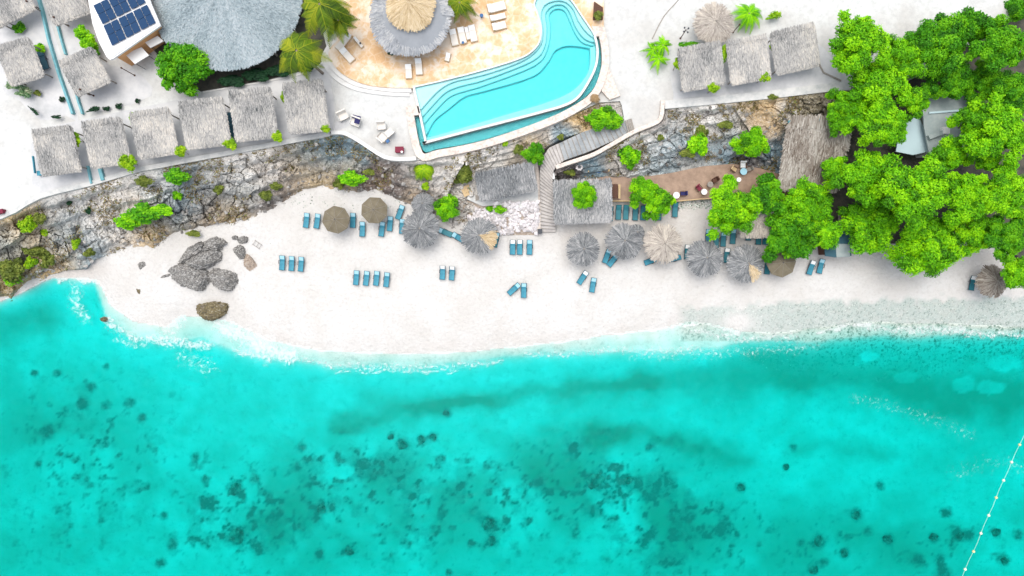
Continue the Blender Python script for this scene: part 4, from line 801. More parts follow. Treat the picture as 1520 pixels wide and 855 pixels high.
LO = [
 (455,327,-8,'blue lounger, left one of the pair on the left of the olive umbrellas'),
 (471,328,-10,'blue lounger, right one of the pair just left of an olive umbrella'),
 (524,327,-3,'blue lounger between the two large olive umbrellas, the upper one'),
 (538,340,-3,'blue lounger standing lower between the two large olive umbrellas'),
 (567,340,-8,'blue lounger touching the lower right edge of the upper olive umbrella'),
 (579,332,-6,'blue lounger between an olive umbrella and a grey thatched umbrella, upright'),
 (594,315,-22,'tilted blue lounger beside the rocks, right of the upper olive umbrella'),
 (597,336,-4,'blue lounger half hidden by the left edge of the first grey thatched umbrella','blue','paleblue'),
 (419,390,-4,'leftmost of the three loungers right of the grey boulders'),
 (433,391,-5,'middle one of the three loungers right of the grey boulders'),
 (447,392,-6,'rightmost of the three loungers right of the grey boulders'),
 (529,412,-6,'first from the left in the row of four loungers on open sand'),
 (544,413,-8,'second from the left in the row of four loungers on open sand'),
 (559,413,-7,'third from the left in the row of four loungers on open sand'),
 (574,415,-7,'rightmost in the row of four loungers on open sand'),
 (657,404,-3,'white headed lounger, left one of a pair on open sand','blue','white',40),
 (671,405,-5,'white headed lounger, right one of a pair on open sand','blue','white',40),
 (661,345,68,'teal lounger lying crosswise by the rubble, left one of the two','teal','paleblue'),
 (681,353,58,'blue lounger lying crosswise at the left edge of the umbrella with a straw patch'),
 (736,356,-12,'blue lounger at the right edge of the umbrella with a tan straw patch','teal'),
 (761,367,-1,'white headed lounger, left of the close pair below the rubble','blue','white'),
 (771.5,367,-1,'white headed lounger, right of the close pair below the rubble','blue','white'),
 (786,367,-1,'blue lounger standing alone to the right of the close pair below the rubble'),
 (763,429,-48,'lounger turned diagonally, in the V shaped pair on open sand','blue'),
 (777.5,431,-1,'upright lounger in the V shaped pair on open sand','blue'),
 (865,412,-33,'diagonal lounger of the pair below the small dark thatched umbrella','blue','white'),
 (880,423,-9,'lower lounger of the pair below the small dark thatched umbrella','blue','paleblue'),
 (901,380,-20,'left one of two crossed loungers at the edge of a dark thatched umbrella'),
 (910,386,-38,'right one of two crossed loungers at the edge of a dark thatched umbrella'),
 (906,317,-2,'teal lounger in the deck front row, beside the square thatched shelter','teal','teal'),
 (918,315,-2,'second teal lounger from the left in the row in front of the deck','teal','teal'),
 (929,315,-2,'third teal lounger from the left in the row in front of the deck','teal','teal'),
 (943,316,-2,'fourth teal lounger from the left in the row in front of the deck','teal','teal'),
 (954.5,316,-2,'fifth teal lounger from the left in the deck front row, touching the tree','teal','teal'),
 (978,316,-3,'teal lounger almost hidden under the tree in front of the deck','teal','teal'),
 (1002,311,-2,'teal lounger at the right edge of the tree in front of the deck','teal','teal'),
 (967,387,-70,'blue lounger peeping out from under the left edge of the straw coloured umbrella','blue','blue'),
 (1000,384,-75,'lounger corner showing under the straw coloured umbrella','blue','blue'),
 (1020,374,-3,'lounger with a white head between the straw coloured and slate umbrellas','teal','white'),
 (1051,351,-3,'teal lounger at the tree edge above the slate thatched umbrella','teal','paleblue'),
 (1063,357,-2,'left one of the close pair of teal loungers below the tree','teal','teal'),
 (1073.5,355,-2,'right one of the close pair of teal loungers below the tree','teal','paleblue'),
 (1088,351,-3,'teal lounger right of the close pair below the tree','teal','paleblue'),
 (1111,346,-2,'teal lounger standing alone left of the pair by the worn shelter','teal','paleblue'),
 (1126,352,-2,'left one of the close pair of loungers by the small worn shelter','teal','paleblue'),
 (1136,352,-2,'right one of the close pair of loungers by the small worn shelter','teal','paleblue'),
 (1078.5,379,-6,'lounger with a white head between two blue grey thatched umbrellas','teal','white'),
 (1139,396,-4,'lounger end showing between a thatched and a canvas umbrella','teal','teal'),
 (1204,397,-18,'white headed lounger, left one of the pair below the tree edge','blue','white'),
 (1218,395,-12,'pale blue lounger, right one of the pair below the tree edge','blue','paleblue'),
 (1443,420,-8,'teal lounger beside the ragged brown umbrella at the far right','teal','white')]
for a in LO: lounger(*a, **({} if len(a) > 4 else {}))
lounger(65, 90, 17, 'slate grey lounger beside the hut in the left garden', 'darkblue', 'darkblue', 12, 6.01, 1.15, 'slate loungers by the huts')
lounger(342, 178, 5, 'slate grey lounger in the gap between the fourth and fifth huts, the upper one', 'darkblue', 'darkblue', 12, 6.01, .95, 'slate loungers by the huts')
lounger(344, 193, 5, 'slate grey lounger in the gap between the fourth and fifth huts, the lower one', 'darkblue', 'darkblue', 12, 6.01, .95, 'slate loungers by the huts')
# thick cream sunbeds on the pool deck
def sunbed(px, py, rot, label, l=1.95, wdt=.85):
    root = empty('sunbed', P(px, py, zp), R(rot), label, 'sunbed', 'cream sunbeds on the pool deck')
    mb = MB(); mb.box((0, 0, .13), (wdt, l, .22)); mb.build('base', M['wood_tan'], root)
    mb = MB(); mb.box((0, -.12, .31), (wdt-.06, l-.3, .13), taper=.95); mb.build('mattress', M['cream'], root)
    mb = MB(); mb.box((0, l/2-.35, .47), (wdt-.08, .6, .12), 0, R(24), taper=.95); mb.build('backrest', M['white'], root)
for a in [(511,63,-38,'long cream sunbed in the palm shade at the left end of the pool deck',2.4),(516,83,42,'cream sunbed lying just below the longest one at the left end of the pool deck'),(533,64,40,'narrow white sunbed at the right of the longest one near the palms',1.5,.4),(622,100,5,'cream sunbed below the two tier palapa'),(607,107,3,'cream sunbed left of the one below the palapa',1.7,.8),(665,86,-15,'small white sunbed at the right below the palapa',1.0,.6),(674,57,12,'leftmost cream sunbed of the row below the small palm'),(686,54,12,'second cream sunbed of the row below the small palm'),(694,51,14,'narrow cream sunbed, third of the row below the small palm',1.5,.5),(702,51,12,'rightmost cream sunbed of the row below the small palm'),(737,12,105,'topmost white sunbed on the right of the pool deck',2.2,1.1),(739,27,105,'middle white sunbed on the right of the pool deck',1.9,.7),(741,40,105,'lowest white sunbed on the right of the pool deck, above the pool steps',1.7,.9)]: sunbed(*a)
def small_table(px, py, z, r, mt, label, name='side_table', cat='table', h=.45):
    root = empty(name, P(px, py, z), 0, label, cat)
    mb = MB(); mb.lathe([(0, h), (r, h), (r, h-.04), (0, h-.04)], 18); mb.build('tabletop', M[mt], root)
    mb = MB(); mb.lathe([(r*.6, 0), (r*.5, .04), (.03, .06), (.03, h-.04)], 10); mb.build('pedestal', M['dark'], root)
small_table(715, 25, zp, .22, 'bluepaint', 'small blue side table left of the topmost white sunbeds')
small_table(687.5, 65, zp, .16, 'bluepaint', 'tiny blue side table at the foot of the sunbed row')
small_table(536, 66, zp, .12, 'dark', 'tiny dark side table near the palms on the pool deck')
small_table(1002, 291, 2.62, .40, 'white', 'white oval table on the deck at the right edge of the tree', h=.72)
small_table(1043, 286, 2.62, .36, 'white', 'white round table on the deck at the left edge of the large tree', h=.72)
small_table(1094, 268, 2.62, .28, 'white', 'small white table at the top of the large tree on the deck', h=.72)
small_table(1101, 256, 2.62, .42, 'paleblue', 'pale blue table against the rock behind the deck', h=.72)
small_table(886.5, 252, 2.62, .5, 'bluepaint', 'dark blue table between two tan armchairs below the stone wall', h=.6)
small_table(1052, 275, 2.62, .35, 'wood_grey', 'grey round table on the middle of the deck', h=.7)
def armchair(px, py, z, rot, mt, label, wd=.7, leg='wood_dark', group=None, sc=1.0):
    root = empty('armchair', P(px, py, z), R(rot), label, 'chair', group); root.scale = (sc,)*3
    mb = MB(); mb.box((0, 0, .36), (wd, .66, .14), taper=.94); mb.build('seat', M[mt], root)
    mb = MB(); mb.box((0, .33, .62), (wd, .12, .55), 0, R(-10)); mb.build('backrest', M[mt], root)
    for s in (-1, 1):
        mb = MB(); mb.box((s*(wd/2+.03), .02, .56), (.07, .66, .05)); mb.build('armrest', M[leg], root)
        for y in (-.28, .28):
            mb = MB(); mb.tube((s*(wd/2), y, 0), (s*(wd/2), y, .55), .025, n=6); mb.build('leg', M[leg], root)
armchair(877, 253, 2.62, 90, 'wood_tan', 'tan armchair left of the dark blue table below the stone wall')
armchair(898, 252, 2.62, -90, 'wood_tan', 'tan armchair right of the dark blue table below the stone wall')
armchair(1036, 280, 2.62, 40, 'maroon', 'dark red chair on the middle of the deck', .55)
armchair(1060, 268, 2.62, -60, 'wood_dark', 'black brown chair at the rock side of the deck', .5)
armchair(1088, 252, 2.62, 60, 'wood_tan', 'light wooden chair left of the pale blue table', .5)
armchair(1101, 246, 2.62, 0, 'white', 'white chair behind the pale blue table against the rock', .7)
armchair(1013, 288, 2.62, -90, 'navy', 'grey blue chair beside the white oval table', .5)
armchair(1110, 252, 2.62, -70, 'wood_grey', 'grey chair right of the pale blue table', .5)
root = empty('dining_table', P(911, 285, 2.62), 0, 'dark wooden picnic table at the right edge of the square shelter', 'table')
mb = MB(); mb.box((0, 0, .74), (.75, 1.7, .06)); mb.build('tabletop', M['wood_dark'], root)
for s in (-1, 1):
    mb = MB(); mb.box((s*.62, 0, .44), (.26, 1.7, .05)); mb.build('bench', M['wood_tan'], root)
    for y in (-.65, .65): mb = MB(); mb.tube((s*.62, y, 0), (s*.25, y, .72), .035, n=5); mb.build('leg', M['wood_dark'], root)
# plaza armchairs
armchair(511, 174, 6, 25, 'cream', 'cream armchair at the left of the plaza group', .85, 'concrete', 'cream armchairs on the plaza', 1.3)
armchair(529, 183, 6, -20, 'cream', 'cream armchair with a navy towel on the plaza', .85, 'concrete', 'cream armchairs on the plaza', 1.3)
armchair(567, 189, 6, 5, 'cream', 'topmost cream armchair of the group of three near the pool corner', .8, 'concrete', 'cream armchairs on the plaza', 1.2)
armchair(579, 198, 6, -140, 'cream', 'right hand cream armchair of the group of three near the pool corner', .8, 'concrete', 'cream armchairs on the plaza', 1.2)
armchair(569, 206, 6, 140, 'cream', 'lowest cream armchair of the group of three, beside a blue cushion', .8, 'wood_grey', 'cream armchairs on the plaza', 1.2)
mb = MB(); q = P(530.5, 178.5, 6.95); mb.box(q, (.62, .8, .05), R(-15)); mb.box(q+Vector((-.1, .35, .03)), (.95, .4, .05), R(-15)); tag(mb.build('beach_towel', M['navy']), 'navy blue towel thrown over a cream armchair', 'towel')
mb = MB(); mb.box(P(575.5, 209.5, 6.75), (.42, .38, .14), R(35), taper=.85); tag(mb.build('cushion', M['bluepaint']), 'small blue cushion on the lowest cream armchair', 'cushion')
def crate(px, py, z, d, rot, mt, name, label, cat, lid=True):
    root = empty(name, P(px, py, z), R(rot), label, cat)
    mb = MB(); mb.box((0, 0, d[2]/2), d, taper=1.04); mb.build('body', M[mt], root)
    if lid: mb = MB(); mb.box((0, 0, d[2]+.03), (d[0]*1.1, d[1]*1.1, .05)); mb.build('lid', M[mt], root)
crate(594, 223.5, 6, (.9, .62, .6), 0, 'maroon', 'storage_box', 'maroon box standing by the parapet on the plaza', 'box')
mb = MB(); mb.lathe([(0, .12), (.12, .1), (.15, 0), (0, 0)], 10, P(596.5, 225.5, 6.66)); tag(mb.build('white_bowl', M['white']), 'white round bowl on the maroon plaza box', 'bowl')
crate(5, 315, 6, (.75, .45, .6), 14, 'maroon', 'storage_box', 'maroon box on the sand at the far left edge', 'box')
crate(801, 344, 1.85, (.5, .5, .75), 0, 'dark', 'litter_bin', 'black square bin at the foot of the lower staircase', 'bin')
crate(776, 281.5, 3.3, (.55, .5, .5), 8, 'dark', 'low_stool', 'dark square stool below the low grey shelter on the platform', 'stool')
crate(710, 294, 3.0, (.6, .55, .4), 5, 'wood_grey', 'low_stool', 'grey square stool at the left corner of the low shelter', 'stool')
crate(693, 284, 3.0, (1.0, 1.1, .5), 25, 'wood_tan', 'wooden_crate', 'brown wooden crate behind the green bush, left of the low shelter', 'crate')
crate(820.5, 262, 3.8, (.35, .75, .5), 5, 'white', 'white_plinth', 'white upright block at the right edge of the lower staircase', 'block', False)
crate(822, 282, 3.2, (.3, .6, .4), -5, 'white', 'white_plinth', 'smaller white block further down the right edge of the lower staircase', 'block', False)
for x, y in ((45, 111), (146, 122)): crate(x, y, 6, (.45, .7, .7), 60, 'dark', 'cool_box', 'black box under the eave of the hut in the left garden' if x == 45 else 'black box under the eave of the hut left of the orange building', 'box')
root = empty('beach_bench', P(60, 253, 6), R(7), 'turquoise blue bench at the lower left corner of the leftmost hut', 'bench')
mb = MB(); mb.box((.35, -.4, .42), (1.0, .55, .1)); mb.build('seat', M['blue'], root); mb = MB(); mb.box((-.25, .6, .6), (.1, 2.0, .3)); mb.build('side_rail', M['blue'], root)
for x, y in ((-.1, -.6), (.8, -.6), (-.1, -.2), (.8, -.2)): mb = MB(); mb.box((x, y, .19), (.06, .06, .38)); mb.build('leg', M['blue'], root)
mb = MB(); a = 0
pts = []
for i in range(14):
    t = 2*math.pi*i/14; q = P(860, 248, surfz(860, 248, 3)+.3)+Vector((math.cos(t)*.32, math.sin(t)*.32, 0)); pts.append((*q, .14))
tag(stones('coral_wreath', pts, 'rubble', .6, 12), 'ring of white stones on the dark ground below the stone wall', 'stone ring')
root = empty('broken_chair', P(383, 363.5, gz(383, 363)), R(55), 'bare grey chair frame lying on the sand by the small boulders', 'chair frame'); 
for s in (-1, 1): mb = MB(); mb.tube((s*.28, -.5, .15), (s*.28, .6, .22), .03, n=5); mb.build('side_rail', M['wood_grey'], root)
for y in (-.4, 0, .5): mb = MB(); mb.tube((-.28, y, .17), (.28, y, .17), .025, n=5); mb.build('crossbar', M['wood_grey'], root)

# ---------------------------------------------------------------- buildings, garden walls, lamps
zr = 10.0
root = empty('solar_building', P(190, 40, 6), 0, 'orange walled building with a curved white roof carrying solar panels', 'building')
rp = [(122,-60),(128,-25),(131,0),(137,34),(147,63),(158,84),(163,88.5),(168,87),(238,38),(234,28),(224,5),(213,-28),(204,-60)]
mb = MB(); prism(mb, rp, zr, zr-.28); child_of(mb.build('roof', M['roofwhite']), root)
mb = MB(); prism(mb, [(136,-50),(140,10),(150,50),(168,82),(234,36),(218,0),(204,-50)], zr-.281, 5.9); child_of(mb.build('wall', M['orange']), root)
mb = MB(); ribbon(mb, [(134,8,zr),(144,50,zr),(160,84,zr),(168,84,zr),(234,37.5,zr)], .12, .1, 0); child_of(mb.build('roof_kerb', M['roofwhite']), root)
def lerp2(q, u, v): (ax, ay), (bx, by), (cx, cy), (dx, dy) = q; return ((ax*(1-u)+bx*u)*(1-v)+(dx*(1-u)+cx*u)*v, (ay*(1-u)+by*u)*(1-v)+(dy*(1-u)+cy*u)*v)
def solar(quad, label, nu=6, nv=2):
    c = lerp2(quad, .5, .5); rt = empty('solar_array', P(*c, zr), 0, label, 'solar panels', 'solar arrays on the white roof')
    for i in range(nu):
        for j in range(nv):
            g_ = .02; u0, u1 = i/nu+g_/4, (i+1)/nu-g_/4; v0, v1 = j/nv+g_/2, (j+1)/nv-g_/2
            if i % 2: u1 -= .012
            mb = MB(); prism(mb, [lerp2(quad, u0, v0), lerp2(quad, u1, v0), lerp2(quad, u1, v1), lerp2(quad, u0, v1)], zr+.2, zr+.15); child_of(mb.build('panel', M['solar']), rt)
    mb = MB(); 
    for v_ in (.25, .75): a_, b_ = lerp2(quad, .03, v_), lerp2(quad, .97, v_); ribbon(mb, [(*a_, zr+.12), (*b_, zr+.12)], .06, .02, .12)
    child_of(mb.build('mounting_rail', M['roofwhite']), rt)
solar([(138,8),(203,-24),(217,3),(152,36)], 'upper solar array, cut by the top edge')
solar([(153,38),(219,6),(232,33),(166,68)], 'lower solar array, nearest the orange wall')
for quad, lb in (([(185,80),(210,70),(221,82),(200,95)], 'left hand white awning under the orange wall'), ([(215,63),(234,53),(243,61),(223,71)], 'right hand white awning beside the round green tree')):
    c = lerp2(quad, .5, .5); rt = empty('awning', P(*c, 6), 0, lb, 'awning', 'white awnings'); mb = MB(); prism(mb, quad, 8.3, 8.2); child_of(mb.build('canvas', M['white']), rt)
    for p_ in quad: q_ = P(*(p_[0]*.9+c[0]*.1, p_[1]*.9+c[1]*.1), 8.2); mb = MB(); mb.tube((q_.x, q_.y, 6), (q_.x, q_.y, 8.2), .035, n=5); child_of(mb.build('post', M['dark']), rt)
wall('garden_wall', [(56,-60,6),(60,0,6),(66,20,6),(75,60,6),(90,110,6),(104,150,6),(111,170,6)], .26, .5, 'tealpaint', 'longest teal garden wall running down from the top edge', cat='low wall')
wall('garden_wall', [(86,32,6),(93,58,6),(100,82,6)], .2, .45, 'tealpaint', 'short teal garden wall just right of the longest one', cat='low wall')
wall('garden_wall', [(115,137,6),(119,152,6),(125,170,6)], .2, .45, 'tealpaint', 'short teal garden wall ending at the low green hedge', cat='low wall')
wall('garden_wall', [(132,247,6),(138,273,6)], .2, .4, 'tealpaint', 'left one of two short teal walls by the sea wall', cat='low wall')
wall('garden_wall', [(149,246,6),(155,268,6)], .4, .4, 'tealpaint', 'right one of two short teal walls by the sea wall', cat='low wall')
wall('garden_edging', smooth([(302,137,6),(350,129,6),(400,120,6),(440,112,6),(470,101,6),(482,88,6)], 3), .18, .12, 'concrete_white', 'pale stone edging below the dark planting bed under the round roof', cat='edging')
wall('path_edging', smooth([(968,58,6),(985,25,6),(1007,0,6),(1030,-30,6)], 3), .10, .05, 'wood_grey', 'thin dark edging line across the white sand left of the feathery palms', .2, 'edging')
wall('path_edging', [(1212,88,6),(1222,108,6),(1248,120,6)], .18, .1, 'wood_grey', 'dark kinked edging by the big trees and the last hut', .2, 'edging')
wall('path_edging', smooth([(490,118,6),(496,140,6),(498,170,6),(494,196,6)], 3), .10, .1, 'concrete', 'grey curved edging between the rightmost hut and the plaza', .2, 'edging')
def lamp(px, py, label, h=2.4, heads=1, z=6.0):
    root = empty('garden_lamp', P(px, py, z), 0, label, 'lamp post'); mb = MB(); mb.tube((0, 0, 0), (0, 0, h), .055, .045); mb.build('pole', M['wood_dark'], root)
    mb = MB(); mb.lathe([(.12, 0), (.12, .04), (.05, .12)], 10); mb.build('base', M['wood_dark'], root)
    if heads == 1: mb = MB(); mb.lathe([(.05, 0), (.1, .05), (.1, .2), (.02, .28)], 10, (0, 0, h)); mb.build('lamp_head', M['wood_dark'], root)
    else:
        for i in range(4):
            t = i*math.pi/2+.6; c = (math.cos(t)*.32, math.sin(t)*.32, h); mb = MB(); mb.tube((0, 0, h-.1), c, .025, n=5); mb.lathe([(.01, .15), (.09, .1), (.09, -.05), (.02, -.1)], 9, c); mb.build('lamp_head', M['dark'], root)
lamp(62, 15, 'brown lamp post beside the top of the longest teal wall'); lamp(21, 38, 'brown lamp post beside the small round shrub in the left garden'); lamp(101, 38, 'brown lamp post beside the short teal wall')
lamp(139, 142, 'brown lamp post near the low green hedge'); lamp(1010, 57, 'black four headed lamp post right of the feathery palms', 2.6, 4); lamp(1088, 48, 'thin dark lamp post beside the palm at the top edge', 2.2); lamp(200, 112, 'dark post below the orange building', 2.6)
# service building under the big trees
root = empty('service_building', P(1400, 190, 2.2), 0, 'grey flat roofed building among the big trees', 'building')
mb = MB(); prism(mb, [(1368,142),(1432,138),(1440,160),(1425,175),(1470,210),(1420,232),(1380,232),(1372,190)], 5.6, 5.4); child_of(mb.build('roof', M['roof_grey']), root)
mb = MB(); prism(mb, [(1374,148),(1426,144),(1432,160),(1420,175),(1462,208),(1420,226),(1384,226),(1378,190)], 5.399, 2.1); child_of(mb.build('wall', M['concrete']), root)
mb = MB(); ribbon(mb, [(1378,168,5.6),(1430,164,5.6)], .22, .2, 0); child_of(mb.build('roof_ridge', M['roof_pale']), root)
mb = MB(); ribbon(mb, [(1376,205,5.6),(1400,196,5.6)], .5, .45, 0); child_of(mb.build('duct', M['roof_grey']), root)
mb = MB(); mb.box(P(1403, 194, 5.9), (.75, .8, .6)); child_of(mb.build('vent_box', M['white']), root)
mb = MB(); prism(mb, [(1336,190),(1362,170),(1372,190),(1378,225),(1355,230),(1330,225)], 4.6, 4.45); rt = empty('canopy_roof', P(1355, 200, 2.2), 0, 'pale blue canopy roof beside the grey building', 'canopy'); child_of(mb.build('canopy', M['roof_pale']), rt)
for x, y in ((1344, 196), (1366, 182), (1370, 218), (1342, 220)): q = P(x, y, 4.4); mb = MB(); mb.tube((q.x, q.y, 2), (q.x, q.y, 4.44), .06); child_of(mb.build('post', M['wood_grey']), rt)
root = empty('beach_hut', P(1246, 366, 1.9), 0, 'slate roofed beach hut between the two big tree masses', 'hut')
mb = MB(); prism(mb, [(1222,343),(1262,343),(1264,380),(1240,382),(1225,380)], 4.2, 4.08); child_of(mb.build('roof', M['darkblue']), root)
mb = MB(); prism(mb, [(1240,362),(1261,362),(1262,381),(1242,382)], 4.26, 4.2); child_of(mb.build('roof_sheet', M['roof_grey']), root)
mb = MB(); prism(mb, [(1226,346),(1259,346),(1260,377),(1228,377)], 4.08, 1.7); child_of(mb.build('wall', M['wood_dark']), root)
mb = MB(); ribbon(mb, [(1222,342,4.2),(1264,342,4.2)], .18, .12, .1); child_of(mb.build('beam', M['wood_grey']), root)
mb = MB(); ribbon(mb, [(1249,312,3.6),(1249,340,3.6)], .75, .05, .1); tag(mb.build('footbridge', M['wood_grey']), 'narrow grey plank walkway leading to the slate roofed beach hut', 'walkway')
# planter by the pool
root = empty('planter', P(888, 17, 6.4), 0, 'square dark planter box at the right of the pool top', 'planter')
mb = MB(); prism(mb, [(882,2),(895,11),(895,28),(880.5,28)], 6.85, 6.4); child_of(mb.build('box', M['wood_dark']), root)

# ---------------------------------------------------------------- boulders and coral
def boulder(name, px, py, rx, ry, rot, hgt, zc, mt, seed, label, cat='boulder', group=None, pw=2.4):
    import bmesh
    bm = bmesh.new(); bmesh.ops.create_icosphere(bm, subdivisions=5, radius=1); n = len(bm.verts); co = np.array([v.co[:] for v in bm.verts]); r_ = seed*3.7
    # blocky rounded shape
    sgn = np.sign(co); c = sgn*np.abs(co)**(2/pw); c /= (np.sum(np.abs(c)**pw, 1)**(1/pw))[:, None]
    nz = fbm(co[:, 0]*3+co[:, 2]*2+r_, co[:, 1]*3-co[:, 2]+r_, 1.6, 3, seed)-.5; nf = fbm(co[:, 0]*3+co[:, 2]*3+r_, co[:, 1]*3+co[:, 2]*2+r_, .55, 4, seed+9, .6)-.5
    _, e, _ = cells(co[:, 0]*3+co[:, 2]*2+r_, co[:, 1]*3+r_+co[:, 2], 1.5, seed)
    c *= (1+.45*nz+.16*nf-.10*np.exp(-(e/.06)**2))[:, None]
    rb = np.random.default_rng(seed+100)
    for _ in range(9):
        nn = rb.normal(size=3); nn[2] = abs(nn[2])*.7; nn /= np.linalg.norm(nn); dd = c@nn; c -= np.maximum(0, dd-rb.uniform(.70, .92))[:, None]*nn*.8
    nr = fbm(co[:, 0]*5+co[:, 2]*4+r_, co[:, 1]*5+co[:, 2]*3+r_, .5, 4, seed+19, .65)-.5; c = c*(1.10+.34*nr-.08*np.exp(-(e/.05)**2))[:, None]
    kx = k_at(zc); c = c*np.array([rx*kx, ry*kx, hgt]); 
    for v, q in zip(bm.verts, c): v.co = q
    me = bpy.data.meshes.new(name); bm.to_mesh(me); bm.free(); o = link_mesh(name, me, M[mt]); p_ = P(px, py, zc); o.location = p_; o.rotation_euler = (0, 0, R(rot)); tag(o, label, cat, group); return o
Bz = 1.0
boulder('boulder', 319, 363, 18, 11, 22, 1.3, Bz, 'boulder', 1, 'pale pointed boulder at the top right of the large cluster', pw=3)
boulder('boulder', 291, 374, 25, 11, 33, 1.3, Bz+.2, 'boulder', 2, 'long narrow boulder along the upper left of the large cluster')
boulder('boulder', 301, 386, 24, 12, 14, 1.3, Bz+.7, 'boulder', 3, 'smooth rounded boulder in the middle of the large cluster')
boulder('boulder', 289, 409, 29, 18, -20, 1.4, Bz, 'boulder', 4, 'largest boulder at the lower left of the cluster')
boulder('boulder', 332, 413, 24, 14, -18, 1.3, .9, 'boulder', 5, 'boulder with a mossy tip at the lower right of the cluster')
boulder('boulder', 351, 353, 5.5, 4.5, 0, .6, 1.3, 'boulder', 6, 'smallest boulder at the top of the small chain right of the cluster')
boulder('boulder', 362, 357, 9.5, 5.5, 6, .7, 1.3, 'boulder', 7, 'flat oblong boulder near the top of the small chain')
boulder('boulder', 358, 373, 10, 10, 0, .9, 1.2, 'boulder', 8, 'round grey boulder in the middle of the small chain')
boulder('boulder', 372, 389, 9, 13, 25, .8, 1.1, 'boulder_tan', 9, 'reddish pointed boulder at the bottom of the small chain')
boulder('boulder', 318, 461, 25, 13, 8, 1.2, .1, 'boulder_mossy', 10, 'brown mossy boulder standing in the foam at the water edge', pw=3)
boulder('boulder', 213, 391, 7, 9, -30, .5, .9, 'boulder', 11, 'small dark rock on the sand below the cliff on the left')
boulder('boulder', 249, 409, 11, 4.5, 15, .5, .8, 'boulder', 12, 'low finger shaped rock left of the large cluster')
boulder('boulder', 236, 411, 5, 3, -30, .3, .8, 'boulder', 13, 'small pointed rock touching the finger shaped one')
boulder('boulder', 208, 432, 6, 7.5, 0, .5, .4, 'boulder_mossy', 14, 'small mossy rock in the swash on the left')
boulder('boulder', 155, 474, 4.5, 4, 20, .45, -.05, 'boulder_mossy', 15, 'tiny dark rock in the shallow water on the left')
heads = {(477,755):'round coral head under water left of the bottom centre',(597,660):'coral head, left one of the cluster of three below the dark band',(626,652):'coral head, middle one of the cluster of three below the dark band',(643,648):'coral head, right one of the cluster of three below the dark band',(580,648):'small coral head just left of the cluster of three',(519,818):'coral head near the bottom edge left of centre',(352,795):'broad dark coral mass near the bottom left',(350,725):'coral mass in the left half above the broad dark one',(725,777):'dark coral head near the bottom centre',(730,803):'coral head just below the bottom centre one',(884,712):'largest dark coral mass right of centre',(932,713):'coral head right of the largest dark mass',(1167,693):'small lone coral head on pale sand right of centre',(1215,803):'round dark coral head near the bottom right',(1253,821):'coral head below right of the round dark one',(1207,845):'coral head touching the bottom edge at the right',(1270,765):'coral head on pale sand above the bottom right group',(1318,800):'coral head midway between the round one and the float line',(1385,797):'dark coral head left of the float line near the bottom',(1425,795):'coral head right beside the float line near the bottom',(1478,790):'elongated coral head right of the float line',(1490,832):'coral head in the lower right corner',(1100,723):'coral head in the right part below the dark band',(662,613):'coral head inside the dark band at the centre'}
for i, (cx_, cy_, r_) in enumerate(corals):
    if (cx_, cy_) in heads:
        z_ = gz(cx_, cy_); boulder('coral_mound', cx_, cy_, r_*.8, r_*.68, i*37, .30, z_-.08, 'coral', 20+i, heads[(cx_, cy_)], 'coral head', 'coral heads under the water')

# ---------------------------------------------------------------- float line
root = empty('float_line', P(1478, 738, 0), 0, 'line of pale floats strung on a rope across the water at the lower right', 'float line')
fl = [(1525.5,634),(1513.5,660),(1501.6,686),(1489.6,713),(1478.7,738.6),(1467.5,765),(1456,791.6),(1445,818.5),(1432.6,845),(1421,871)]
mb = MB()
for i in range(len(fl)-1):
    a_, b_ = P(*fl[i], .05), P(*fl[i+1], .05); m_ = (a_+b_)/2+Vector((.05*(-1)**i, 0, 0)); mb.tube(a_, m_, .02, n=5); mb.tube(m_, b_, .02, n=5)
child_of(mb.build('rope', M['rope']), root)
for i, p_ in enumerate(fl):
    mb = MB(); mb.lathe([(0, .17), (.11, .14), (.165, .05), (.165, -.05), (.11, -.14), (0, -.17)], 12, P(*p_, .07)); child_of(mb.build('float', M['float' if i % 3 == 1 else 'float_white']), root)

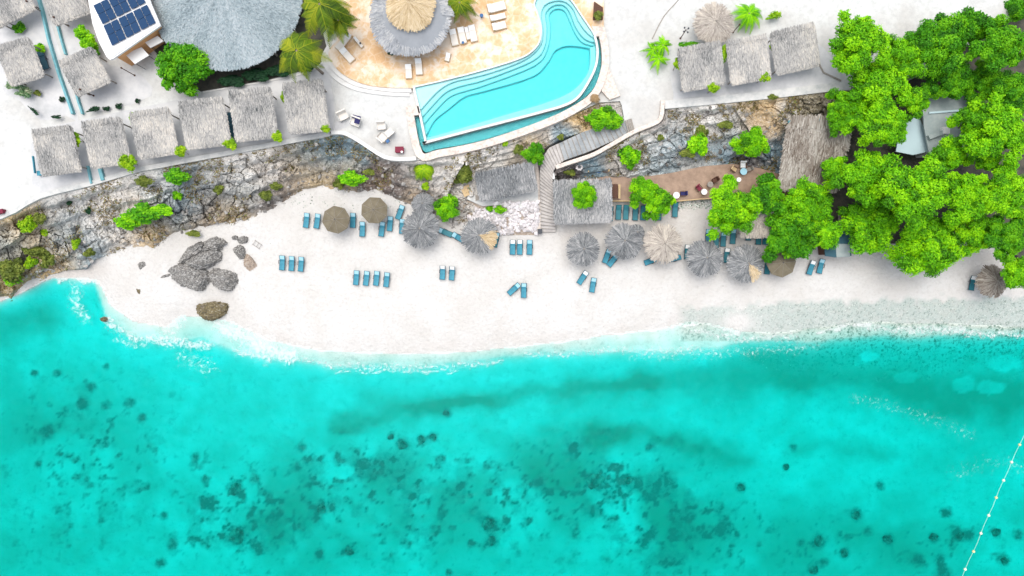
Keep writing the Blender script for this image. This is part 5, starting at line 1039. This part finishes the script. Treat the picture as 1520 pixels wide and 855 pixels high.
# ---------------------------------------------------------------- trees, shrubs, palms
def crown_mesh(name, nc, nl, seed, flat=.6, cr=(.2, .32), leaf=.06, spread=.86, base=.35, core=True, amp=1.0):
    r_ = np.random.default_rng(seed); C = []; Rc = []
    for i in range(nc):
        th = r_.uniform(0, 2*np.pi) if i else 0; u = math.sqrt((i+.5)/nc); th = i*2.39996+r_.uniform(-.45, .45); out = 1+amp*(.22*math.sin(3*th+seed)+.14*math.sin(5*th+2*seed))
        rr = u*spread*out*r_.uniform(.86, 1.06)*.86; z = flat*math.sqrt(max(0, 1-min(1, (rr/1.05)**2)))+r_.uniform(-.27, .12)
        C.append((rr*math.cos(th), rr*math.sin(th), z)); Rc.append(r_.uniform(*cr))
    C = np.array(C); Rc = np.array(Rc); Vs = []; Fs = []; T = []; k = 0
    idx = np.repeat(np.arange(nc), nl); n = len(idx); d = r_.normal(size=(n, 3)); d[:, 2] = np.abs(d[:, 2])*.9-.35*r_.random(n); d /= np.linalg.norm(d, axis=1, keepdims=True)
    lump = 1+.75*(vnoise(d[:, 0]*4.5+idx*3.1, d[:, 1]*4.5+d[:, 2]*3+idx, seed)-.5)+.25*(vnoise(d[:, 0]*11+idx*1.7, d[:, 1]*11+d[:, 2]*8+idx*2.3, seed+3)-.5)
    p = C[idx]+d*(Rc[idx]*lump*r_.uniform(.80, 1.06, n))[:, None]; p[:, 2] -= (d[:, 2] < 0)*0.02
    N = d+np.array([0, 0, .5])+r_.normal(0, .45, (n, 3)); N /= np.linalg.norm(N, axis=1, keepdims=True); t1 = np.cross(N, r_.normal(size=(n, 3))); t1 /= np.linalg.norm(t1, axis=1, keepdims=True); t2 = np.cross(N, t1)
    L = (leaf*r_.uniform(.7, 1.35, n))[:, None]; V = np.stack([p-t1*L, p-t2*L*.55, p+t1*L, p+t2*L*.55], 1).reshape(-1, 3); F = np.arange(n*4).reshape(n, 4)
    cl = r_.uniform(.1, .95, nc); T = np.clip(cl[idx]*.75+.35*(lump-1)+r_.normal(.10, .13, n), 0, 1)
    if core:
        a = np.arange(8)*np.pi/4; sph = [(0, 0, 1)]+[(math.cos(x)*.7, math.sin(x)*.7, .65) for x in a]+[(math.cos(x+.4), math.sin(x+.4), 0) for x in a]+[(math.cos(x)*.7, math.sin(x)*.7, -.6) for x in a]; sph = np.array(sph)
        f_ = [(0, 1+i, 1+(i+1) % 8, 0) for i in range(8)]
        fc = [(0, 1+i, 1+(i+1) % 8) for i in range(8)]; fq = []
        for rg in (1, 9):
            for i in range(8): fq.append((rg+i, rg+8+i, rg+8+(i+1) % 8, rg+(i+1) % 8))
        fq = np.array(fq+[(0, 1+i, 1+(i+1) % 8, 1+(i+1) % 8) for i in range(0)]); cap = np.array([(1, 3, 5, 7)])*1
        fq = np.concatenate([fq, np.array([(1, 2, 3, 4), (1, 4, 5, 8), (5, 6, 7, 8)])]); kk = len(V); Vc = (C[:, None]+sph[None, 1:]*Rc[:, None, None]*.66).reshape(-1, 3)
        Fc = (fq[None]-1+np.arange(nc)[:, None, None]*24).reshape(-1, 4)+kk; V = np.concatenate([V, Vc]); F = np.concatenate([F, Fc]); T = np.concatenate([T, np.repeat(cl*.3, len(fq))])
    return np_mesh(name, V, F, tone=T)
_crowns = {}
def crown(kind, v):
    if (kind, v) not in _crowns:
        spec = dict(big=(62, 620, .55, (.115, .215), .027), mid=(28, 560, .6, (.17, .29), .042), dome=(46, 480, .75, (.15, .24), .036), bush=(12, 170, .6, (.3, .5), .13), loose=(14, 70, .5, (.22, .38), .13))[kind]
        _crowns[(kind, v)] = crown_mesh('crown_'+kind, spec[0], spec[1], 11+v*7+len(kind), spec[2], spec[3], spec[4], core=kind != 'loose', amp=.22 if kind == 'dome' else 1.0)
    return _crowns[(kind, v)]
_cc = {}
def tree(name, px, py, r, ztop, zg, mt, label, kind='mid', v=0, cat='tree', group=None, ry=None, rot=None):
    """crown centred on the pixel at height ztop (top of crown)"""
    zc = zg+(ztop-zg)*.55; q = P(px, py, ztop-.3); rw = r*k_at(ztop); ryw = (ry or r)*k_at(ztop); root = empty(name, (q.x, q.y, zg), 0, label, cat, group)
    key = (kind, v, mt)
    if key not in _cc: me = crown(kind, v).copy(); me.materials.clear(); me.materials.append(M[mt]); _cc[key] = me
    o = bpy.data.objects.new('foliage' if cat != 'tree' else 'crown', _cc[key]); COL.objects.link(o); o.parent = root; hz = min(rw, ryw)
    o.location = (0, 0, max(.05, ztop-zg-hz*.72)); o.scale = (rw, ryw, hz); o.rotation_euler = (0, 0, rng.uniform(0, 6.28) if rot is None else R(rot))
    if rot is None and ry: o.rotation_euler = (0, 0, 0)
    mb = MB(); th = o.location.z+hz*.2; tr = max(.03, rw*.045)
    if cat == 'tree':
        mb.tube((0, 0, -.1), (rw*.05, 0, th*.6), tr, tr*.75); 
        for i in range(5): t = i*1.256+px; mb.tube((rw*.05, 0, th*.55), (math.cos(t)*rw*.5, math.sin(t)*rw*.5, th), tr*.55, tr*.25, n=6)
        mb.build('trunk', M['bark'], root)
    else:
        for i in range(3): t = i*2.1+px; mb.tube((0, 0, -.05), (math.cos(t)*rw*.4, math.sin(t)*rw*.4, th), tr*.6, tr*.3, n=5)
        mb.build('stem', M['bark'], root)
    return root
def T_(*a, **k): return tree('broadleaf_tree', *a, **k)
big = [
 (1283,62,52,12.5,6,'leaf','bright tree at the upper left corner of the big tree mass, beside the last hut'),
 (1345,88,40,11.0,4,'leaf','tree just right of the uppermost corner tree, around the dark gap'),
 (1400,58,50,11.5,4,'leaf_deep','deep green tree near the top edge right of centre of the tree mass'),
 (1446,40,34,10.0,4,'leaf_deep','deep green tree at the top edge above the grey building'),
 (1492,62,48,12.0,4,'leaf_deep','dark tree in the top right corner of the tree mass'),
 (1310,130,54,11.0,4,'leaf','bright tree directly above the shaggy brown thatch, left edge of the mass'),
 (1262,165,38,10.0,3,'leaf','bright tree overhanging the top corner of the shaggy brown thatch'),
 (1318,182,44,11.0,3,'leaf','bright tree left of the pale blue canopy'),
 (1415,112,42,9.0,3,'leaf_deep','shaded tree right above the grey building'),
 (1470,120,38,8.5,3,'leaf_deep','shaded tree in the dark hollow right of the grey building'),
 (1490,195,56,12.0,3,'leaf','bright yellow green tree at the right edge, level with the grey building'),
 (1300,262,52,10.0,2,'leaf','large bright tree right of the shaggy thatch, left of the mass middle'),
 (1365,285,60,12.0,2,'leaf','largest bright tree in the middle of the mass, below the pale blue canopy'),
 (1412,228,30,9.0,2,'leaf','small bright tree right below the grey building'),
 (1435,290,50,10.5,2,'leaf','tree right of the largest one, below the grey building'),
 (1498,285,48,10.5,2,'leaf','tree at the right edge, level with the mass middle'),
 (1300,335,50,7.6,2,'leaf','bright tree right of the slate roofed beach hut'),
 (1385,362,56,8.0,2,'leaf','tree bulging lowest onto the beach, right of the beach hut'),
 (1450,345,42,7.5,2,'leaf','tree above the ragged brown umbrella, on its upper left'),
 (1502,350,40,9.0,2,'leaf_deep','deep green tree at the right edge above the ragged brown umbrella'),
 (1514,405,30,7.5,2,'leaf','lowest tree at the right edge, beside the ragged brown umbrella'),
 (1182,345,50,6.8,1.9,'leaf_deep','wide tree over the olive canvas umbrella, left of the beach hut'),
 (1515,135,38,10.0,3,'leaf_deep','shaded tree at the right edge just above the yellow green one'),
 (1452,178,34,9.5,3,'leaf','bright tree covering the right side of the grey building'),
 (1362,148,26,9.5,3,'leaf','small bright tree at the top left corner of the grey building'),
 (1240,250,24,7.5,2,'leaf','small tree at the lower right corner of the shaggy brown thatch'),
 (1206,300,42,7.5,2,'leaf','tree at the lower edge of the shaggy brown thatch'),
 (1225,345,30,6.5,2,'leaf','small tree pressed against the left side of the beach hut'),
 (1466,232,28,9.0,3,'leaf','small bright tree just below right of the grey building'),
 (1143,292,34,6.5,2,'leaf_deep','small shaded tree between the two large ones on the deck'),
 (1090,308,47,7.5,1.9,'leaf','large round tree growing over the deck, above the teal loungers'),
]
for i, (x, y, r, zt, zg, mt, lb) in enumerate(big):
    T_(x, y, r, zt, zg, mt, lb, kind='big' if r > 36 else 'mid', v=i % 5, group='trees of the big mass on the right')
T_(270,98,47,9.5,6,'leaf_deep','round dense green tree beside the orange building', kind='dome', v=1)
T_(867,290,23,6.2,2,'leaf','round bright green tree growing through the square slate shelter', kind='dome', v=2)
T_(955,284,25,5.2,2,'leaf','left half of the twin green trees over the teal loungers by the deck', kind='mid', v=3)
T_(978,299,27,5.2,2,'leaf','right half of the twin green trees over the teal loungers by the deck', kind='mid', v=4)
T_(1120,210,27,7.0,3.5,'leaf','bright tree with reddish tips on the rock face above the deck', kind='mid', v=0)
def B(px, py, r, mt, label, kind='bush', v=None, h=None, zg=None, ry=None, rot=None, cat='shrub'):
    z = surfz(px, py, None) if zg is None else zg
    if z is None: z = 6.0
    hh = h or max(.35, r*S*.9); tree('green_shrub', px, py, r, z+hh, z-.1, mt, label, kind, (int(px) % 4) if v is None else v, cat, None, ry, rot)
for a in [
 (662,308,21,'leaf','leafy bright green bush at the left end of the white rubble bank',dict(zg=1.9,h=2.2,kind='mid')),
 (793,228,18,'leaf_deep','rounded bush at the left of the stair landing',dict(h=2.0,kind='mid')),
 (935,232,16,'leaf','round green bush on the rock face below the curved stone wall',dict(h=1.4)),
 (1040,196,11,'leaf_olive','upper part of the olive bush in the middle of the rock face',{}),(1036,214,15,'leaf','narrow green bush in the middle of the rock face',dict(ry=18)),
 (1076,186,12,'leaf_olive','small olive shrub near the top of the rock face',dict(ry=6)),(1146,145,8,'leaf_olive','tiny shrub under the right hand sea wall',dict(ry=4)),
 (262,263,18,'leaf_deep','dark green spiky bush just below the sea wall',dict(ry=12)),(265,289,8,'leaf','small green bush below the dark spiky one',{}),
 (214,270,13,'leaf_olive','olive bush under the sea wall beside the dark spiky one',dict(ry=8)),
 (190,330,20,'leaf','left end of the long green creeper patch on the left cliff',dict(ry=12)),(214,318,24,'leaf_deep','middle of the long green creeper patch on the left cliff',dict(ry=15)),(240,312,18,'leaf','right end of the long green creeper patch on the left cliff',dict(ry=9)),
 (42,334,13,'leaf_lime','lime green shrub near the top of the far left cliff',{}),(60,324,9,'leaf_olive','olive shrub right of the lime one on the far left cliff',{}),(68,345,6,'leaf_lime','tiny lime shrub on the far left cliff',{}),
 (104,301,4,'leaf_dark','tiny dark green tuft high on the far left cliff',{}),(132,313,5,'leaf_dark','small dark tuft right of the tiniest one on the left cliff',{}),
 (15,400,20,'leaf_olive','large olive shrub patch at the left edge above the water',dict(ry=16)),(18,412,12,'leaf','green shrub nearest the water at the left edge',{}),(70,382,14,'leaf_olive','olive shrub on the rocks above the sandy cove',{}),(45,390,9,'leaf_lime','small lime shrub between the two olive patches at the left',{}),(50,372,16,'leaf_olive','upper olive shrub on the far left rocks',dict(ry=9)),
 (113,362,7,'leaf_lime','small lime shrub in the notch above the cove',{}),(133,375,7,'leaf_olive','small olive shrub just above the cove sand',{}),
 (288,347,11,'leaf_olive','flat olive shrub at the cliff foot above the boulders',dict(ry=5,zg=1.5)),(325,282,7,'leaf_olive','small olive shrub halfway up the cliff below the fourth hut',{}),(410,277,9,'leaf_olive','olive shrub on the brown rock above the left pair of loungers',dict(ry=6)),(395,290,10,'leaf_olive','brownish olive shrub left of the one above the lounger pair',dict(ry=7)),
 (522,266,20,'leaf','grassy green bush on the brown ledge above the olive umbrellas',dict(ry=11)),(505,272,9,'leaf_olive','olive tuft at the left of the grassy ledge bush',{}),(548,256,9,'leaf_olive','olive tuft at the right of the grassy ledge bush',dict(ry=5)),
 (687,258,15,'leaf_olive','olive bush on white rock right of the lime palm bush',{}),(632,277,6,'leaf_lime','small lime tuft below the lime palm bush',{}),(770,222,8,'leaf_olive','olive tuft on the rocks under the pool wall, left of the stair landing bush',{}),(750,213,5,'leaf_lime','tiny lime tuft just under the pool wall',{}),(832,204,5,'leaf_olive','tiny yellowish tuft above the stair landing',{}),
 (845,256,9,'leaf_olive','low olive shrub in the dark corner under the curved stone wall',dict(ry=5)),
 (727,310,6,'leaf','left small green plant on the white rubble',dict(zg=2.9,ry=4)),(742,312,9,'leaf','right small green plant on the white rubble',dict(zg=2.8,ry=6)),
 (980,205,5,'leaf_olive','yellowish tuft on the pale rock right of the curved wall',{}),(1090,214,6,'leaf_olive','small tuft left of the bright tree on the rock face',{}),(1020,228,12,'leaf_olive','low greyish olive shrub above the deck rock edge',dict(ry=7)),
 (190,240,13,'leaf_lime','bright lime shrub in front of the gap between second and third huts',dict(zg=6,h=2.3)),(268,224,9,'leaf_lime','bright lime shrub in front of the fourth hut left corner',dict(zg=6,h=2.3)),(341,213,11,'leaf_lime','bright lime shrub in front of the fifth hut left corner',dict(zg=6,h=2.3,ry=9)),(412,203,8,'leaf_lime','bright lime shrub between the fifth and the rightmost hut',dict(zg=6,h=2.3,ry=9)),(484,191,7,'leaf_lime','small bright lime shrub right of the rightmost hut',dict(zg=6,h=2.3)),
 (108,205,16,'leaf_lime','drooping lime shrub in the gap right of the leftmost hut',dict(zg=6,h=2.3,ry=9,rot=-35)),(199,177,6,'leaf_lime','thin lime plant in the gap left of the third hut',dict(zg=6,h=2.3,ry=11)),
 (421,145,4,'leaf_lime','thin lime plant at the upper left corner of the rightmost hut',dict(zg=6,ry=8)),
 (30,42,9,'leaf_deep','round dark shrub beside a lamp post in the left garden',dict(zg=6)),(60,72,9,'leaf','small shrub above the slate lounger in the left garden',dict(zg=6,ry=7)),
 (122,50,11,'leaf','upper part of the long bush left of the solar roof',dict(zg=6,h=1.8)),(132,63,12,'leaf','middle of the long bush left of the solar roof',dict(zg=6,h=1.8)),(141,76,7,'leaf_deep','lower tail of the long bush left of the solar roof',dict(zg=6,h=1.3)),(127,12,6,'leaf_deep','small dark bush at the left edge of the solar roof',dict(zg=6,h=1.2)),
 (22,127,14,'leaf_pale','left part of the variegated creamy shrub in the left garden',dict(zg=6,ry=8,kind='loose')),(36,137,13,'leaf_pale','right part of the variegated creamy shrub in the left garden',dict(zg=6,ry=9,kind='loose')),(57,139,6,'leaf_olive','small brownish plant right of the creamy shrub',dict(zg=6,ry=4)),
 (140,163,11,'leaf_dark','longest dark piece of the low hedge below the garden huts',dict(zg=6,ry=4,rot=15,kind='loose')),(159,162,6,'leaf_dark','middle dark tuft of the low hedge below the garden huts',dict(zg=6,ry=4,kind='loose')),(177,158,6,'leaf_dark','right dark tuft of the low hedge below the garden huts',dict(zg=6,ry=5,kind='loose')),(205,150,4,'leaf_dark','last tiny tuft of the low hedge toward the round tree',dict(zg=6,kind='loose')),
 (93,148,5,'leaf_dark','tiny teal green plant left of the longest teal wall',dict(zg=6,kind='loose')),(85,174,9,'leaf_dark','sparse dark plants at the lower corner of the left garden',dict(zg=6,ry=3,kind='loose')),(52,165,11,'leaf_dark','thin diagonal hedge at the lower left of the left garden',dict(zg=6,ry=2.5,rot=-42,kind='loose')),
 (1058,131,9,'leaf_lime','lime shrub at the lower right corner of the left upper hut',dict(zg=6,h=2.3,ry=8)),(1133,115,9,'leaf_lime','lime shrub at the lower right corner of the middle upper hut',dict(zg=6,h=2.3,ry=8,rot=30)),(1075,78,6,'leaf_lime','narrow lime shrub between the left and middle upper huts',dict(zg=6,h=2.3,ry=13,rot=-12)),(1145,70,4,'leaf_lime','narrow lime shrub between the middle and right upper huts',dict(zg=6,h=2.3,ry=7)),(1005,96,6,'leaf_lime','small lime shrub at the left side of the left upper hut',dict(zg=6,h=2.3,ry=8)),
 (1022,67,18,'leaf_deep','low spiky hedge above the left upper hut',dict(zg=6,ry=5,kind='loose')),(1148,24,13,'leaf_lime','straggly lime plant right of the palm at the top edge',dict(zg=6,ry=6,rot=18,kind='loose')),
 (897,175,29,'leaf','broad spiky green bush filling the corner above the upper staircase',dict(zg=5.4,h=1.5,ry=20,kind='mid',v=2)),
 (888,24,7,'leaf_olive','olive plant inside the square planter box',dict(zg=6.85,h=.6)),
 (582,77,7,'leaf_dark','dark green palm bush peeping out below the palapa',dict(zg=6.45,h=1.2)),
 (344,121,20,'leaf_dark','left dark shrub in the bed under the round roof',dict(zg=6,ry=9,h=.9)),(380,112,20,'leaf_dark','middle dark shrub in the bed under the round roof',dict(zg=6,ry=10,h=.9)),(412,106,18,'leaf_dark','right dark shrub in the bed under the round roof',dict(zg=6,ry=9,h=.9)),(452,95,14,'leaf_dark','dark shrub in the bed beneath the palms',dict(zg=6,ry=12,h=.9)),
 (1420,12,10,'leaf','small bush at the top edge right of the white sand',dict(zg=4,h=1.2)),(1512,8,26,'leaf_deep','dark bush filling the top right corner',dict(zg=4,h=2.6,kind='mid')),
]: B(*a[:4+0][:3], a[3], a[4]) if 0 else B(a[0], a[1], a[2], a[3], a[4], **a[5])
def palm(px, py, r, ztop, zg, mt, label, nf=15, droop=.55, wid=.36, name='palm_tree', seed=0, nl=16, lw=.09, rmin=.8, cat='palm', base=None):
    z = ztop; q = P(px, py, z); root = empty(name, (q.x, q.y, zg), 0, label, cat); rw = r*k_at(z); r_ = np.random.default_rng(seed); V = []; F = []; T = []
    for i in range(nf):
        th = i*2*np.pi/nf+r_.uniform(-.2, .2); L = rw*r_.uniform(rmin, 1.08); up = r_.uniform(.1, .6); tone = r_.uniform(.2, .85); bend = r_.uniform(-.35, .35); ns = 2*nl
        s = np.linspace(.06, 1, ns); ang = th+bend*s*s; cx_, cy_ = np.cos(ang)*L*s, np.sin(ang)*L*s; cz = L*(up*s-(up+droop)*s*s)
        for j in range(ns-1):
            d = np.array([cx_[j+1]-cx_[j], cy_[j+1]-cy_[j], cz[j+1]-cz[j]]); d /= np.linalg.norm(d); side = np.cross(d, (0, 0, 1)); side /= np.linalg.norm(side)+1e-9; c = np.array([cx_[j], cy_[j], cz[j]])
            ll = wid*L*math.sin(math.pi*min(1, .12+.88*s[j])**.8)*r_.uniform(.85, 1.1)+.05
            for sg in (-1, 1):
                tip = c+side*sg*ll*.8+d*ll*.62+np.array([0, 0, -ll*.32]); wv = d*lw*rw/2.2; k = len(V); V += [c-wv*.5, c+wv*.5, tip+wv*.2, tip-wv*.2]; F.append((k, k+1, k+2, k+3)); T.append(np.clip(tone+r_.normal(0, .13), 0, 1))
            k = len(V); wv = side*.022; V += [c-wv, c+wv, c+d*(L/ns)*1.2+wv, c+d*(L/ns)*1.2-wv]; V[-4] = V[-4]+np.array([0, 0, .02]); F.append((k, k+1, k+2, k+3)); T.append(1.0)
    o = link_mesh('crown', np_mesh('crown', np.array(V), np.array(F), tone=np.array(T)), M[mt], root); o.location = (0, 0, z-zg)
    mb = MB(); b_ = base or (0, 0); mb.tube((b_[0], b_[1], 0), (b_[0]*.4, b_[1]*.4, (z-zg)*.6), .17, .14); mb.tube((b_[0]*.4, b_[1]*.4, (z-zg)*.6), (0, 0, z-zg), .14, .12); mb.build('trunk', M['bark'], root); return root
palm(440,75,43,12,6,'palm','wide palm overlapping the right edge of the round grey roof', 12, .75, .30, seed=1, rmin=.65, base=(1.2,-.6))
palm(474,6,50,13,6,'palm','tall golden palm at the top edge between the round roof and the pool deck', 13, .8, .28, seed=2, rmin=.65)
palm(503,30,32,11,6,'palm','palm leaning over the left corner of the pool deck', 11, .7, .30, seed=6, rmin=.65)
palm(682,4,34,9.5,6.45,'palm','palm at the top edge right of the two tier palapa', 11, 1.0, .24, seed=3, rmin=.65)
palm(984,67,21,7.8,6,'leaf','upper right one of the three feathery palms left of the upper huts', 9, .7, .17, seed=4, rmin=.7)
palm(970,73,18,7.4,6,'leaf','left one of the three feathery palms left of the upper huts', 8, .7, .17, seed=5, rmin=.7)
palm(978,87,20,7.5,6,'leaf','lowest of the three feathery palms left of the upper huts', 8, .7, .17, seed=8, rmin=.7)
palm(1112,20,27,7.8,6,'leaf','bright palm near the top edge beside the round pale umbrella', 11, .7, .20, seed=7, rmin=.7)
palm(629,251,19,5.6,4.6,'leaf_lime','round lime green palm bush on the rocks below the plaza corner', 26, .9, .30, name='palm_bush', seed=9, cat='palm bush')
palm(1463,30,12,5.5,4,'palm_dry','dry brown palm remnant among the top right trees', 9, .8, .3, seed=12)
palm(884,145,9,6.9,6,'palm_dry','dead brown palm plant at the outer pool wall', 9, .8, .35, name='dry_plant', seed=11, cat='dead plant')
